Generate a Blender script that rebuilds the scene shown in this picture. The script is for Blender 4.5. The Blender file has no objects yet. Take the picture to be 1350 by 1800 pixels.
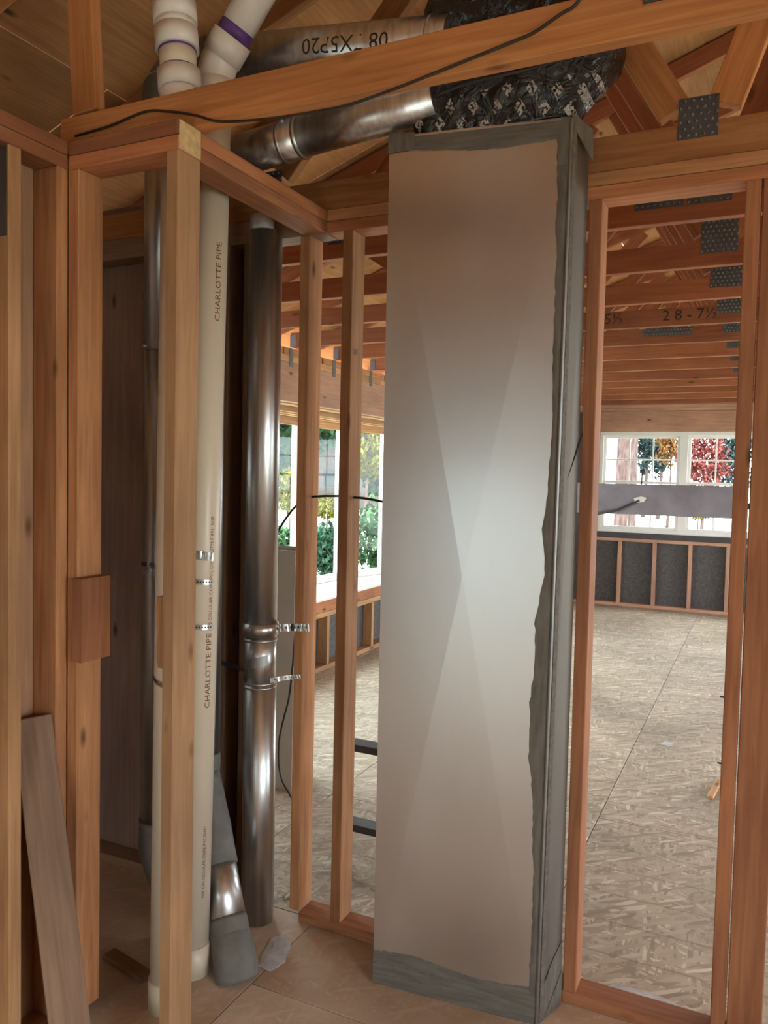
import bpy, bmesh, math, random
from mathutils import Vector, Matrix, noise
random.seed(7)
S = bpy.context.scene
COL = S.collection
PI = math.pi

# ---------------------------------------------------------------- camera
cam_d = bpy.data.cameras.new('camera')
cam_d.sensor_fit = 'VERTICAL'; cam_d.sensor_height = 36.0; cam_d.sensor_width = 27.0
cam_d.lens = 1398.09 * 36.0 / 1800.0
cam_d.clip_start = 0.02; cam_d.clip_end = 400
cam = bpy.data.objects.new('camera', cam_d); COL.objects.link(cam)
_r = Vector((0.90255, 0.43002, 0.02210)); _u = Vector((-0.04087, 0.03444, 0.99857)); _f = Vector((-0.42864, 0.90216, -0.04866))
cam.matrix_world = Matrix(((_r.x, _u.x, -_f.x, 0), (_r.y, _u.y, -_f.y, 0), (_r.z, _u.z, -_f.z, 1.59), (0, 0, 0, 1)))
S.camera = cam

# ---------------------------------------------------------------- sky, exposure
W = bpy.data.worlds.new('overcast_sky'); S.world = W; W.use_nodes = True
bgn = W.node_tree.nodes['Background']
bgn.inputs[0].default_value = (0.86, 0.94, 1.0, 1); bgn.inputs[1].default_value = 1.0
S.view_settings.view_transform = 'Standard'; S.view_settings.look = 'None'
S.view_settings.gamma = 1.0; S.view_settings.use_curve_mapping = False
S.view_settings.exposure = 3.55
S.cycles.use_denoising = True
S.cycles.max_bounces = 8; S.cycles.diffuse_bounces = 6; S.cycles.glossy_bounces = 4
S.cycles.use_adaptive_sampling = True; S.cycles.adaptive_threshold = 0.03
S.cycles.transparent_max_bounces = 12
S.cycles.sample_clamp_indirect = 6.0
S.cycles.caustics_reflective = False; S.cycles.caustics_refractive = False


def portal(name, loc, direction, sx, sy):
    """light portal filling a window opening: tells the renderer where the sky comes in"""
    d = bpy.data.lights.new(name, 'AREA'); d.shape = 'RECTANGLE'; d.size = sx; d.size_y = sy
    d.cycles.is_portal = True
    o = bpy.data.objects.new(name, d); COL.objects.link(o); o.location = loc
    o.rotation_euler = Vector(direction).to_track_quat('-Z', 'Z').to_euler()
    return o


portal('portal_bow_window', (-3.66, 5.65, 1.28), (1, 0, 0), 4.3, 1.4)
portal('portal_far_window', (-0.9, 10.36, 1.55), (0, -1, 0), 2.0, 1.3)
portal('portal_rear_window', (-0.915, -2.43, 1.015), (0, 1, 0), 2.47, 1.87)
portal('portal_added_side_near', (3.10, -0.15, 1.2), (-1, 0, 0), 2.3, 2.0)  # this and the following portals serve unseen openings added for light
portal('portal_added_side_mid', (3.10, 3.77, 1.2), (-1, 0, 0), 2.25, 2.2)
portal('portal_added_side_far', (3.10, 8.55, 1.2), (-1, 0, 0), 3.1, 2.2)
portal('portal_added_far_right', (1.65, 10.36, 1.3), (0, -1, 0), 2.1, 2.0)


# ---------------------------------------------------------------- materials
def newmat(name):
    m = bpy.data.materials.new(name); m.use_nodes = True
    nt = m.node_tree; nt.nodes.clear()
    out = nt.nodes.new('ShaderNodeOutputMaterial'); b = nt.nodes.new('ShaderNodeBsdfPrincipled')
    nt.links.new(b.outputs[0], out.inputs[0])
    return m, nt, b


def nd(nt, t, **kw):
    n = nt.nodes.new(t)
    for k, v in kw.items():
        if k.startswith('i_'):
            n.inputs[int(k[2:])].default_value = v
        else:
            setattr(n, k, v)
    return n


def ramp(nt, stops, interp='LINEAR'):
    n = nt.nodes.new('ShaderNodeValToRGB'); r = n.color_ramp; r.interpolation = interp
    while len(r.elements) < len(stops): r.elements.new(0.5)
    for e, (p, c) in zip(r.elements, stops):
        e.position = p; e.color = (*c, 1) if len(c) == 3 else c
    return n


def mixc(nt, fac, a, b, mode='MIX'):
    n = nt.nodes.new('ShaderNodeMix'); n.data_type = 'RGBA'; n.blend_type = mode
    for s, v in ((n.inputs[0], fac), (n.inputs[6], a), (n.inputs[7], b)):
        if hasattr(v, 'is_output') or isinstance(v, bpy.types.NodeSocket): nt.links.new(v, s)
        elif isinstance(v, tuple): s.default_value = (*v, 1) if len(v) == 3 else v
        else: s.default_value = v
    return n.outputs[2]


def objcoord(nt, scale, rnd=True, rot=(0, 0, 0)):
    tc = nd(nt, 'ShaderNodeTexCoord'); src = tc.outputs['Object']
    if rnd:
        oi = nd(nt, 'ShaderNodeObjectInfo'); ml = nd(nt, 'ShaderNodeMath', operation='MULTIPLY', i_1=37.0)
        nt.links.new(oi.outputs['Random'], ml.inputs[0])
        ad = nd(nt, 'ShaderNodeVectorMath', operation='ADD')
        nt.links.new(src, ad.inputs[0]); nt.links.new(ml.outputs[0], ad.inputs[1]); src = ad.outputs[0]
    mp = nd(nt, 'ShaderNodeMapping'); mp.inputs['Scale'].default_value = scale; mp.inputs['Rotation'].default_value = rot
    nt.links.new(src, mp.inputs[0])
    return mp.outputs[0]


def wood_mat(name, light, dark, knot=(0.10, 0.045, 0.02), rough=0.75, var=0.25):
    """sawn fir: grain runs along the piece's own x axis, a few knots, each piece a bit different"""
    m, nt, b = newmat(name)
    v = objcoord(nt, (1.6, 26, 26))
    n1 = nd(nt, 'ShaderNodeTexNoise'); n1.inputs['Scale'].default_value = 2.2; n1.inputs['Detail'].default_value = 5; n1.inputs['Distortion'].default_value = 0.6
    nt.links.new(v, n1.inputs['Vector'])
    r1 = ramp(nt, [(0.30, dark), (0.68, light)]); nt.links.new(n1.outputs['Fac'], r1.inputs[0])
    v2 = objcoord(nt, (1.3, 2.4, 2.4))
    n2 = nd(nt, 'ShaderNodeTexNoise'); n2.inputs['Scale'].default_value = 1.4; n2.inputs['Detail'].default_value = 3
    nt.links.new(v2, n2.inputs['Vector'])
    r2 = ramp(nt, [(0.3, (0.72, 0.70, 0.70)), (0.7, (1.1, 1.08, 1.04))]); nt.links.new(n2.outputs['Fac'], r2.inputs[0])
    c = mixc(nt, 1.0, r1.outputs[0], r2.outputs[0], 'MULTIPLY')
    v3 = objcoord(nt, (3.2, 8.0, 8.0))
    vo = nd(nt, 'ShaderNodeTexVoronoi'); vo.inputs['Scale'].default_value = 1.0
    nt.links.new(v3, vo.inputs['Vector'])
    r3 = ramp(nt, [(0.035, (1, 1, 1)), (0.13, (0, 0, 0))]); nt.links.new(vo.outputs['Distance'], r3.inputs[0])
    c = mixc(nt, r3.outputs[0], c, knot)
    oi = nd(nt, 'ShaderNodeObjectInfo')
    r4 = ramp(nt, [(0.0, (1 - var, 1 - var, 1 - var)), (1.0, (1 + var, 1 + var * 0.9, 1 + var * 0.7))])
    nt.links.new(oi.outputs['Random'], r4.inputs[0])
    c = mixc(nt, 1.0, c, r4.outputs[0], 'MULTIPLY')
    nt.links.new(c, b.inputs['Base Color'])
    b.inputs['Roughness'].default_value = rough
    b.inputs['Specular IOR Level'].default_value = 0.25
    bp = nd(nt, 'ShaderNodeBump'); bp.inputs['Strength'].default_value = 0.12; bp.inputs['Distance'].default_value = 0.002
    nt.links.new(n1.outputs['Fac'], bp.inputs['Height']); nt.links.new(bp.outputs[0], b.inputs['Normal'])
    return m


def osb_mat(name, cols, printed=False, sc=1.0, dirt=None):
    """oriented strand board: three layers of elongated wood strands"""
    m, nt, b = newmat(name)
    prev = None; hts = None
    for k, (ang, s) in enumerate(((0.35, (7, 34, 1)), (1.5, (8, 40, 1)), (-0.7, (6, 30, 1)))):
        v = objcoord(nt, (1, 1, 0), rot=(0, 0, ang))
        mp = nd(nt, 'ShaderNodeMapping'); mp.inputs['Scale'].default_value = tuple(x * sc for x in s)
        nt.links.new(v, mp.inputs[0])
        wn = nd(nt, 'ShaderNodeTexNoise'); wn.inputs['Scale'].default_value = 0.9; wn.inputs['Detail'].default_value = 1
        nt.links.new(mp.outputs[0], wn.inputs['Vector'])
        ad = nd(nt, 'ShaderNodeVectorMath', operation='ADD'); nt.links.new(mp.outputs[0], ad.inputs[0]); nt.links.new(wn.outputs['Color'], ad.inputs[1])
        vo = nd(nt, 'ShaderNodeTexVoronoi'); vo.inputs['Scale'].default_value = 1.0; vo.inputs['Randomness'].default_value = 1.0
        nt.links.new(ad.outputs[0], vo.inputs['Vector'])
        sp = nd(nt, 'ShaderNodeSeparateColor'); nt.links.new(vo.outputs['Color'], sp.inputs[0])
        rr = ramp(nt, [(0.0, cols[0]), (0.45, cols[1]), (0.85, cols[2]), (1.0, cols[3])]); nt.links.new(sp.outputs[0], rr.inputs[0])
        if prev is None: prev = rr.outputs[0]
        else:
            st = ramp(nt, [(0.50, (0, 0, 0)), (0.54, (1, 1, 1))]); nt.links.new(sp.outputs[1], st.inputs[0])
            prev = mixc(nt, st.outputs[0], prev, rr.outputs[0])
        hts = sp.outputs[2]
    v = objcoord(nt, (1.1, 1.1, 1.1))
    n2 = nd(nt, 'ShaderNodeTexNoise'); n2.inputs['Scale'].default_value = 1.3; n2.inputs['Detail'].default_value = 4
    nt.links.new(v, n2.inputs['Vector'])
    r2 = ramp(nt, [(0.33, dirt or (0.74, 0.72, 0.70)), (0.62, (1.05, 1.04, 1.02))]); nt.links.new(n2.outputs['Fac'], r2.inputs[0])
    c = mixc(nt, 1.0, prev, r2.outputs[0], 'MULTIPLY')
    if printed:
        tc = nd(nt, 'ShaderNodeTexCoord'); sx = nd(nt, 'ShaderNodeSeparateXYZ'); nt.links.new(tc.outputs['Object'], sx.inputs[0])
        md = nd(nt, 'ShaderNodeMath', operation='PINGPONG', i_1=0.1); nt.links.new(sx.outputs[1], md.inputs[0])
        rl = ramp(nt, [(0.0, (1, 1, 1)), (0.003, (1, 1, 1)), (0.005, (0, 0, 0))]); nt.links.new(md.outputs[0], rl.inputs[0])
        ml = nd(nt, 'ShaderNodeMath', operation='MULTIPLY', i_1=0.45); nt.links.new(rl.outputs[0], ml.inputs[0])
        c = mixc(nt, ml.outputs[0], c, (0.16, 0.12, 0.09))
    nt.links.new(c, b.inputs['Base Color'])
    b.inputs['Roughness'].default_value = 0.7; b.inputs['Specular IOR Level'].default_value = 0.3
    bp = nd(nt, 'ShaderNodeBump'); bp.inputs['Strength'].default_value = 0.15; bp.inputs['Distance'].default_value = 0.002
    nt.links.new(hts, bp.inputs['Height']); nt.links.new(bp.outputs[0], b.inputs['Normal'])
    return m


def metal_mat(name, col, rough, streak=(60, 60, 1.2), bump=0.02, var=0.12, aniso=0.0):
    m, nt, b = newmat(name)
    v = objcoord(nt, streak, rnd=False)
    n = nd(nt, 'ShaderNodeTexNoise'); n.inputs['Scale'].default_value = 1.5; n.inputs['Detail'].default_value = 3
    nt.links.new(v, n.inputs['Vector'])
    r = ramp(nt, [(0.3, tuple(c * (1 - var) for c in col)), (0.7, col)]); nt.links.new(n.outputs['Fac'], r.inputs[0])
    nt.links.new(r.outputs[0], b.inputs['Base Color'])
    rr = nd(nt, 'ShaderNodeMapRange'); rr.inputs[3].default_value = rough * 0.85; rr.inputs[4].default_value = rough * 1.2
    nt.links.new(n.outputs['Fac'], rr.inputs[0]); nt.links.new(rr.outputs[0], b.inputs['Roughness'])
    b.inputs['Metallic'].default_value = 1.0
    if aniso: b.inputs['Anisotropic'].default_value = aniso
    if bump:
        n2 = nd(nt, 'ShaderNodeTexNoise'); n2.inputs['Scale'].default_value = 5.0; n2.inputs['Detail'].default_value = 2
        tc = nd(nt, 'ShaderNodeTexCoord'); nt.links.new(tc.outputs['Object'], n2.inputs['Vector'])
        bp = nd(nt, 'ShaderNodeBump'); bp.inputs['Strength'].default_value = bump; bp.inputs['Distance'].default_value = 0.02
        nt.links.new(n2.outputs['Fac'], bp.inputs['Height']); nt.links.new(bp.outputs[0], b.inputs['Normal'])
    return m


def plain_mat(name, col, rough=0.6, metal=0.0, spec=0.4, nscale=20, namt=0.15, bump=0.0, bdist=0.005, stretch=(1, 1, 1), emit=None):
    m, nt, b = newmat(name)
    v = objcoord(nt, stretch)
    n = nd(nt, 'ShaderNodeTexNoise'); n.inputs['Scale'].default_value = nscale; n.inputs['Detail'].default_value = 4
    nt.links.new(v, n.inputs['Vector'])
    r = ramp(nt, [(0.3, tuple(c * (1 - namt) for c in col)), (0.7, tuple(min(1, c * (1 + namt)) for c in col))])
    nt.links.new(n.outputs['Fac'], r.inputs[0]); nt.links.new(r.outputs[0], b.inputs['Base Color'])
    b.inputs['Roughness'].default_value = rough; b.inputs['Metallic'].default_value = metal; b.inputs['Specular IOR Level'].default_value = spec
    if bump:
        bp = nd(nt, 'ShaderNodeBump'); bp.inputs['Strength'].default_value = bump; bp.inputs['Distance'].default_value = bdist
        nt.links.new(n.outputs['Fac'], bp.inputs['Height']); nt.links.new(bp.outputs[0], b.inputs['Normal'])
    return m


def glass_mat(name):
    m = bpy.data.materials.new(name); m.use_nodes = True; nt = m.node_tree; nt.nodes.clear()
    out = nd(nt, 'ShaderNodeOutputMaterial'); t = nd(nt, 'ShaderNodeBsdfTransparent'); g = nd(nt, 'ShaderNodeBsdfGlossy')
    t.inputs[0].default_value = (0.93, 0.97, 0.95, 1); g.inputs['Roughness'].default_value = 0.02
    lw = nd(nt, 'ShaderNodeLayerWeight'); lw.inputs[0].default_value = 0.5
    pw = nd(nt, 'ShaderNodeMath', operation='POWER', i_1=5.0); nt.links.new(lw.outputs['Facing'], pw.inputs[0])
    fr = nd(nt, 'ShaderNodeMath', operation='MULTIPLY_ADD', i_1=0.35, i_2=0.015); nt.links.new(pw.outputs[0], fr.inputs[0])
    mx = nd(nt, 'ShaderNodeMixShader'); nt.links.new(fr.outputs[0], mx.inputs[0]); nt.links.new(t.outputs[0], mx.inputs[1]); nt.links.new(g.outputs[0], mx.inputs[2])
    nt.links.new(mx.outputs[0], out.inputs[0])
    return m


def wrap_mat(name):
    """black plastic duct wrap printed with rows of small pale emblems near its lower end"""
    m, nt, b = newmat(name)
    tc = nd(nt, 'ShaderNodeTexCoord')
    mp = nd(nt, 'ShaderNodeMapping'); mp.inputs['Rotation'].default_value = (0, math.radians(38), 0); mp.inputs['Scale'].default_value = (21, 0, 17)
    nt.links.new(tc.outputs['Object'], mp.inputs[0])
    fr = nd(nt, 'ShaderNodeVectorMath', operation='FRACTION'); nt.links.new(mp.outputs[0], fr.inputs[0])
    sx = nd(nt, 'ShaderNodeSeparateXYZ'); nt.links.new(fr.outputs[0], sx.inputs[0])
    def band(sock, c, hw):
        s = nd(nt, 'ShaderNodeMath', operation='SUBTRACT', i_1=c); nt.links.new(sock, s.inputs[0])
        a = nd(nt, 'ShaderNodeMath', operation='ABSOLUTE'); nt.links.new(s.outputs[0], a.inputs[0])
        l = nd(nt, 'ShaderNodeMath', operation='LESS_THAN', i_1=hw); nt.links.new(a.outputs[0], l.inputs[0]); return l.outputs[0]
    a1 = band(sx.outputs[0], 0.5, 0.25); a2 = band(sx.outputs[2], 0.5, 0.24)
    mu = nd(nt, 'ShaderNodeMath', operation='MULTIPLY'); nt.links.new(a1, mu.inputs[0]); nt.links.new(a2, mu.inputs[1])
    n = nd(nt, 'ShaderNodeTexNoise'); n.inputs['Scale'].default_value = 130; n.inputs['Detail'].default_value = 1
    nt.links.new(tc.outputs['Object'], n.inputs['Vector'])
    gt = nd(nt, 'ShaderNodeMath', operation='GREATER_THAN', i_1=0.47); nt.links.new(n.outputs['Fac'], gt.inputs[0])
    mu2 = nd(nt, 'ShaderNodeMath', operation='MULTIPLY'); nt.links.new(mu.outputs[0], mu2.inputs[0]); nt.links.new(gt.outputs[0], mu2.inputs[1])
    so = nd(nt, 'ShaderNodeSeparateXYZ'); nt.links.new(tc.outputs['Object'], so.inputs[0])
    lt = nd(nt, 'ShaderNodeMath', operation='LESS_THAN', i_1=0.085); nt.links.new(so.outputs[2], lt.inputs[0])
    mu3 = nd(nt, 'ShaderNodeMath', operation='MULTIPLY'); nt.links.new(mu2.outputs[0], mu3.inputs[0]); nt.links.new(lt.outputs[0], mu3.inputs[1])
    c = mixc(nt, mu3.outputs[0], (0.012, 0.012, 0.013), (0.42, 0.40, 0.38))
    nt.links.new(c, b.inputs['Base Color'])
    b.inputs['Roughness'].default_value = 0.22; b.inputs['Specular IOR Level'].default_value = 0.6
    n2 = nd(nt, 'ShaderNodeTexNoise'); n2.inputs['Scale'].default_value = 14; n2.inputs['Detail'].default_value = 4; n2.inputs['Distortion'].default_value = 1.2
    nt.links.new(tc.outputs['Object'], n2.inputs['Vector'])
    bp = nd(nt, 'ShaderNodeBump'); bp.inputs['Strength'].default_value = 0.8; bp.inputs['Distance'].default_value = 0.03
    nt.links.new(n2.outputs['Fac'], bp.inputs['Height']); nt.links.new(bp.outputs[0], b.inputs['Normal'])
    return m


M = {}
M['fir'] = wood_mat('fir_framing', (0.52, 0.265, 0.13), (0.36, 0.165, 0.075))
M['fir_red'] = wood_mat('fir_reddish', (0.49, 0.215, 0.105), (0.34, 0.135, 0.065))
M['fir_far'] = wood_mat('fir_truss_reddish', (0.40, 0.155, 0.075), (0.30, 0.105, 0.05), var=0.18)
M['fir_pale'] = wood_mat('fir_pale', (0.60, 0.36, 0.19), (0.46, 0.25, 0.12))
M['fir_post'] = wood_mat('fir_tan', (0.46, 0.275, 0.15), (0.36, 0.20, 0.10), var=0.0)
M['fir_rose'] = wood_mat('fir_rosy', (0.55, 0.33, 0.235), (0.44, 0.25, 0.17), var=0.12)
M['fir_dusty'] = wood_mat('fir_dusty', (0.34, 0.22, 0.15), (0.25, 0.155, 0.10))
M['fir_truss'] = wood_mat('fir_truss', (0.54, 0.25, 0.10), (0.38, 0.155, 0.055))
M['endgrain'] = plain_mat('sawn_end', (0.62, 0.44, 0.22), 0.85, nscale=60, namt=0.2)
M['ply_roof'] = wood_mat('roof_plywood', (0.50, 0.26, 0.11), (0.38, 0.18, 0.07), var=0.15)
M['ply_wall'] = wood_mat('wall_plywood', (0.44, 0.27, 0.16), (0.34, 0.20, 0.12), var=0.1)
M['ply_dark'] = wood_mat('dark_sheathing', (0.34, 0.24, 0.20), (0.26, 0.18, 0.15), var=0.1)
M['osb'] = osb_mat('subfloor_strand_board', ((0.38, 0.30, 0.22), (0.50, 0.42, 0.32), (0.57, 0.49, 0.385), (0.74, 0.67, 0.55)), printed=True, sc=1.9)
M['osb_near'] = osb_mat('subfloor_dirty', ((0.63, 0.50, 0.39), (0.66, 0.53, 0.42), (0.68, 0.55, 0.44), (0.75, 0.63, 0.52)), sc=2.2, dirt=(0.62, 0.52, 0.42))
M['black_sheath'] = plain_mat('black_fibre_sheathing', (0.10, 0.095, 0.095), 0.9, nscale=40, namt=0.25)  # lens haze put into the colour, lighter than the bare board
M['galv'] = metal_mat('galvanised_sheet', (0.68, 0.68, 0.675), 0.34, streak=(4, 4, 1.5), bump=0.012, var=0.05)
M['galv_side'] = metal_mat('smear_reflection_galvanised', (0.27, 0.25, 0.225), 0.6, streak=(8, 8, 1.2), bump=0.02, var=0.2)  # sealant film, darkened further to hold the brown of reflected wood
M['galv_box'] = plain_mat('pale_zinc', (0.52, 0.53, 0.48), 0.4, spec=0.6, nscale=6, namt=0.06)
M['galv_pipe'] = metal_mat('galvanised_pipe', (0.74, 0.75, 0.75), 0.33, streak=(40, 40, 0.5), bump=0.02, var=0.35)
M['galv_dull'] = metal_mat('galvanised_dull', (0.34, 0.34, 0.33), 0.5, streak=(10, 10, 4), bump=0.03)
M['plate'] = metal_mat('truss_plate_steel', (0.16, 0.16, 0.165), 0.62, streak=(40, 40, 40), bump=0.05)
M['strap'] = metal_mat('strap_steel', (0.60, 0.60, 0.58), 0.3, streak=(60, 60, 60), bump=0.25)
M['mastic'] = plain_mat('grey_duct_sealant', (0.135, 0.123, 0.103), 0.75, nscale=30, namt=0.28, bump=0.5, bdist=0.004, stretch=(2.2, 2.2, 0.35))
M['mastic_h'] = plain_mat('brushed_duct_sealant', (0.135, 0.123, 0.104), 0.7, nscale=30, namt=0.25, bump=0.5, bdist=0.004, stretch=(0.3, 0.3, 2.6))
M['tape'] = plain_mat('grey_sealed_tape', (0.165, 0.160, 0.142), 0.7, nscale=26, namt=0.15, bump=0.35, bdist=0.006)
M['pvc'] = plain_mat('white_pvc', (0.78, 0.74, 0.68), 0.32, spec=0.5, nscale=5, namt=0.04)
M['pvc_pipe'] = plain_mat('cream_pvc', (0.72, 0.64, 0.50), 0.35, spec=0.5, nscale=4, namt=0.05, stretch=(1, 1, 0.3))
M['primer'] = plain_mat('purple_primer', (0.12, 0.05, 0.22), 0.4, nscale=30, namt=0.3)
M['ink'] = plain_mat('brown_ink', (0.20, 0.07, 0.03), 0.7)
M['black_ink'] = plain_mat('black_ink', (0.03, 0.025, 0.02), 0.7)
M['cable'] = plain_mat('black_cable', (0.018, 0.017, 0.017), 0.5)
M['cable_brown'] = plain_mat('dark_cable', (0.035, 0.025, 0.02), 0.5)
M['white'] = plain_mat('white_vinyl', (0.80, 0.80, 0.77), 0.45, nscale=6, namt=0.03)
M['paper'] = plain_mat('pale_scrap', (0.55, 0.56, 0.57), 0.8, nscale=25, namt=0.2, bump=0.4)
M['greyboard'] = plain_mat('dark_grey_plank', (0.26, 0.24, 0.28), 0.75, nscale=6, namt=0.2)  # lightened to carry the lens haze in its colour
M['steel_dark'] = plain_mat('dark_steel', (0.06, 0.055, 0.055), 0.55, nscale=12)
M['glass'] = glass_mat('window_glass')
M['wrap'] = wrap_mat('black_duct_wrap')
M['lawn'] = plain_mat('dry_pale_lawn', (0.56, 0.56, 0.46), 0.95, nscale=2, namt=0.5)
M['road'] = plain_mat('pale_road', (0.62, 0.61, 0.58), 0.9, nscale=3, namt=0.1)
M['bark'] = plain_mat('pinkish_bark', (0.12, 0.075, 0.07), 0.95, spec=0.05, nscale=18, namt=0.45, bump=0.9, bdist=0.05, stretch=(1, 1, 0.25))
for k, c in (('tree_green', (0.030, 0.062, 0.030)), ('leaf_green', (0.055, 0.115, 0.05)), ('leaf_dark', (0.045, 0.095, 0.06)), ('leaf_yellow', (0.115, 0.10, 0.012)), ('leaf_red', (0.20, 0.05, 0.045)), ('leaf_orange', (0.20, 0.09, 0.035)), ('leaf_bluegreen', (0.035, 0.055, 0.055))):
    M[k] = plain_mat(k, c, 0.9, spec=0.04, nscale=3, namt=0.45)
M['added_wall'] = plain_mat('added_wall_render', (0.31, 0.315, 0.33), 0.9, nscale=4, namt=0.06)  # surface of the unseen wall added behind the rear window
M['siding'] = plain_mat('pink_grey_siding', (0.085, 0.066, 0.066), 0.95, spec=0.05, nscale=10, namt=0.2)
M['roofing'] = plain_mat('grey_roofing', (0.05, 0.052, 0.055), 0.95, spec=0.05, nscale=15, namt=0.2)


# ---------------------------------------------------------------- helpers
def tag(o, label, cat, group=None, kind=None):
    o['label'] = label; o['category'] = cat
    if group: o['group'] = group
    if kind: o['kind'] = kind
    return o


def empty(name, loc, label=None, cat=None, group=None, kind=None):
    o = bpy.data.objects.new(name, None); COL.objects.link(o); o.location = loc; o.empty_display_size = 0.05
    if label: tag(o, label, cat, group, kind)
    return o


def link(name, mesh, mat, parent=None, M4=None):
    if isinstance(mesh, bmesh.types.BMesh):
        me = bpy.data.meshes.new(name); mesh.to_mesh(me); mesh.free(); mesh = me
    if mat is not None and len(mesh.materials) == 0: mesh.materials.append(M[mat] if isinstance(mat, str) else mat)
    o = bpy.data.objects.new(name, mesh); COL.objects.link(o)
    M4 = M4 or Matrix.Identity(4)
    if parent:
        o.parent = parent
        p = parent; off = Vector((0, 0, 0)); base = Matrix.Identity(4)
        chain = []
        while p: chain.append(p); p = p.parent
        for q in reversed(chain): base = base @ q.matrix_basis
        o.matrix_basis = base.inverted() @ M4
    else:
        o.matrix_basis = M4
    return o


_cache = {}


def box_mesh(L, w, t, mat, bev=0.0025):
    k = (round(L, 3), round(w, 3), round(t, 3), mat)
    if k in _cache: return _cache[k]
    bm = bmesh.new(); bmesh.ops.create_cube(bm, size=1.0)
    for v in bm.verts: v.co = Vector((v.co.x * L, v.co.y * w, v.co.z * t))
    if bev and min(L, w, t) > bev * 4: bmesh.ops.bevel(bm, geom=bm.edges[:], offset=bev, segments=1, affect='EDGES')
    me = bpy.data.meshes.new('lumber'); bm.to_mesh(me); bm.free(); me.materials.append(M[mat])
    _cache[k] = me
    return me


def frame(a, b, wdir):
    a = Vector(a); b = Vector(b); x = (b - a).normalized(); y = Vector(wdir); y = (y - x * y.dot(x)).normalized(); z = x.cross(y)
    c = (a + b) / 2
    return Matrix(((x.x, y.x, z.x, c.x), (x.y, y.y, z.y, c.y), (x.z, y.z, z.z, c.z), (0, 0, 0, 1)))


def lumber(name, a, b, w, t, wdir, mat, parent=None, bev=0.0025):
    """a board from a to b (centre line), w wide along wdir, t thick"""
    L = (Vector(b) - Vector(a)).length
    return link(name, box_mesh(L, w, t, mat, bev), None, parent, frame(a, b, wdir))


def bx(name, x0, x1, y0, y1, z0, z1, mat, parent=None, bev=0.0025):
    """axis box whose mesh x axis is its longest side, so the grain runs along it"""
    d = (x1 - x0, y1 - y0, z1 - z0); k = d.index(max(d)); c = ((x0 + x1) / 2, (y0 + y1) / 2, (z0 + z1) / 2)
    a = list(c); b = list(c); a[k] -= d[k] / 2; b[k] += d[k] / 2
    j = (k + 1) % 3; wd = [0, 0, 0]; wd[j] = 1
    return lumber(name, a, b, d[j], d[3 - k - j], wd, mat, parent, bev)


def tube_bm(pts, rad, n=20, caps=True, bm=None, smooth=True):
    bm = bm or bmesh.new(); pts = [Vector(p) for p in pts]
    rads = rad if isinstance(rad, (list, tuple)) else [rad] * len(pts)
    t0 = (pts[1] - pts[0]).normalized(); up = Vector((0, 0, 1)) if abs(t0.z) < 0.9 else Vector((1, 0, 0))
    nx = (up - t0 * up.dot(t0)).normalized(); rings = []
    for i, p in enumerate(pts):
        if i == 0: t = t0
        elif i == len(pts) - 1: t = (pts[i] - pts[i - 1]).normalized()
        else: t = ((pts[i + 1] - p).normalized() + (p - pts[i - 1]).normalized())
        t = t.normalized() if t.length > 1e-6 else t0
        nx = (nx - t * nx.dot(t)).normalized(); ny = t.cross(nx)
        rings.append([bm.verts.new(p + (nx * math.cos(2 * PI * k / n) + ny * math.sin(2 * PI * k / n)) * rads[i]) for k in range(n)])
    for A, B in zip(rings, rings[1:]):
        for k in range(n):
            f = bm.faces.new((A[k], A[(k + 1) % n], B[(k + 1) % n], B[k])); f.smooth = smooth
    if caps:
        bm.faces.new(list(reversed(rings[0]))); bm.faces.new(rings[-1])
    return bm


def tube(name, pts, rad, mat, parent=None, n=20, caps=True):
    c = Vector(pts[0]) if parent is None else Vector((0, 0, 0))
    bm = tube_bm(pts, rad, n, caps)
    if parent is None:
        for v in bm.verts: v.co -= c
    return link(name, bm, mat, parent, Matrix.Translation(c))


def smooth_path(pts, k=6):
    pts = [Vector(p) for p in pts]; out = []
    P = [pts[0] * 2 - pts[1]] + pts + [pts[-1] * 2 - pts[-2]]
    for i in range(1, len(P) - 2):
        for s in range(k):
            t = s / k; a, b, c, d = P[i - 1], P[i], P[i + 1], P[i + 2]
            out.append(0.5 * ((2 * b) + (c - a) * t + (2 * a - 5 * b + 4 * c - d) * t * t + (3 * b - a - 3 * c + d) * t ** 3))
    out.append(pts[-1]); return out


def poly_prism(name, pts, thick, normal, mat, parent=None):
    """a flat outline given real thickness behind its front"""
    bm = bmesh.new(); n = Vector(normal).normalized(); c = sum((Vector(p) for p in pts), Vector()) / len(pts)
    f = [bm.verts.new(Vector(p) - c) for p in pts]; g = [bm.verts.new(Vector(p) - c - n * thick) for p in pts]
    bm.faces.new(f); bm.faces.new(list(reversed(g)))
    for i in range(len(f)): bm.faces.new((f[i], g[i], g[(i + 1) % len(f)], f[(i + 1) % len(f)]))
    bmesh.ops.recalc_face_normals(bm, faces=bm.faces[:])
    return link(name, bm, mat, parent, Matrix.Translation(c))


def text_mesh(body, size):
    cu = bpy.data.curves.new('lettering', 'FONT'); cu.body = body; cu.size = size; cu.resolution_u = 2
    o = bpy.data.objects.new('tmp_text', cu); COL.objects.link(o)
    dg = bpy.context.evaluated_depsgraph_get(); me = bpy.data.meshes.new_from_object(o.evaluated_get(dg))
    bpy.data.objects.remove(o); bpy.data.curves.remove(cu)
    me.materials.clear(); return me


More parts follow.
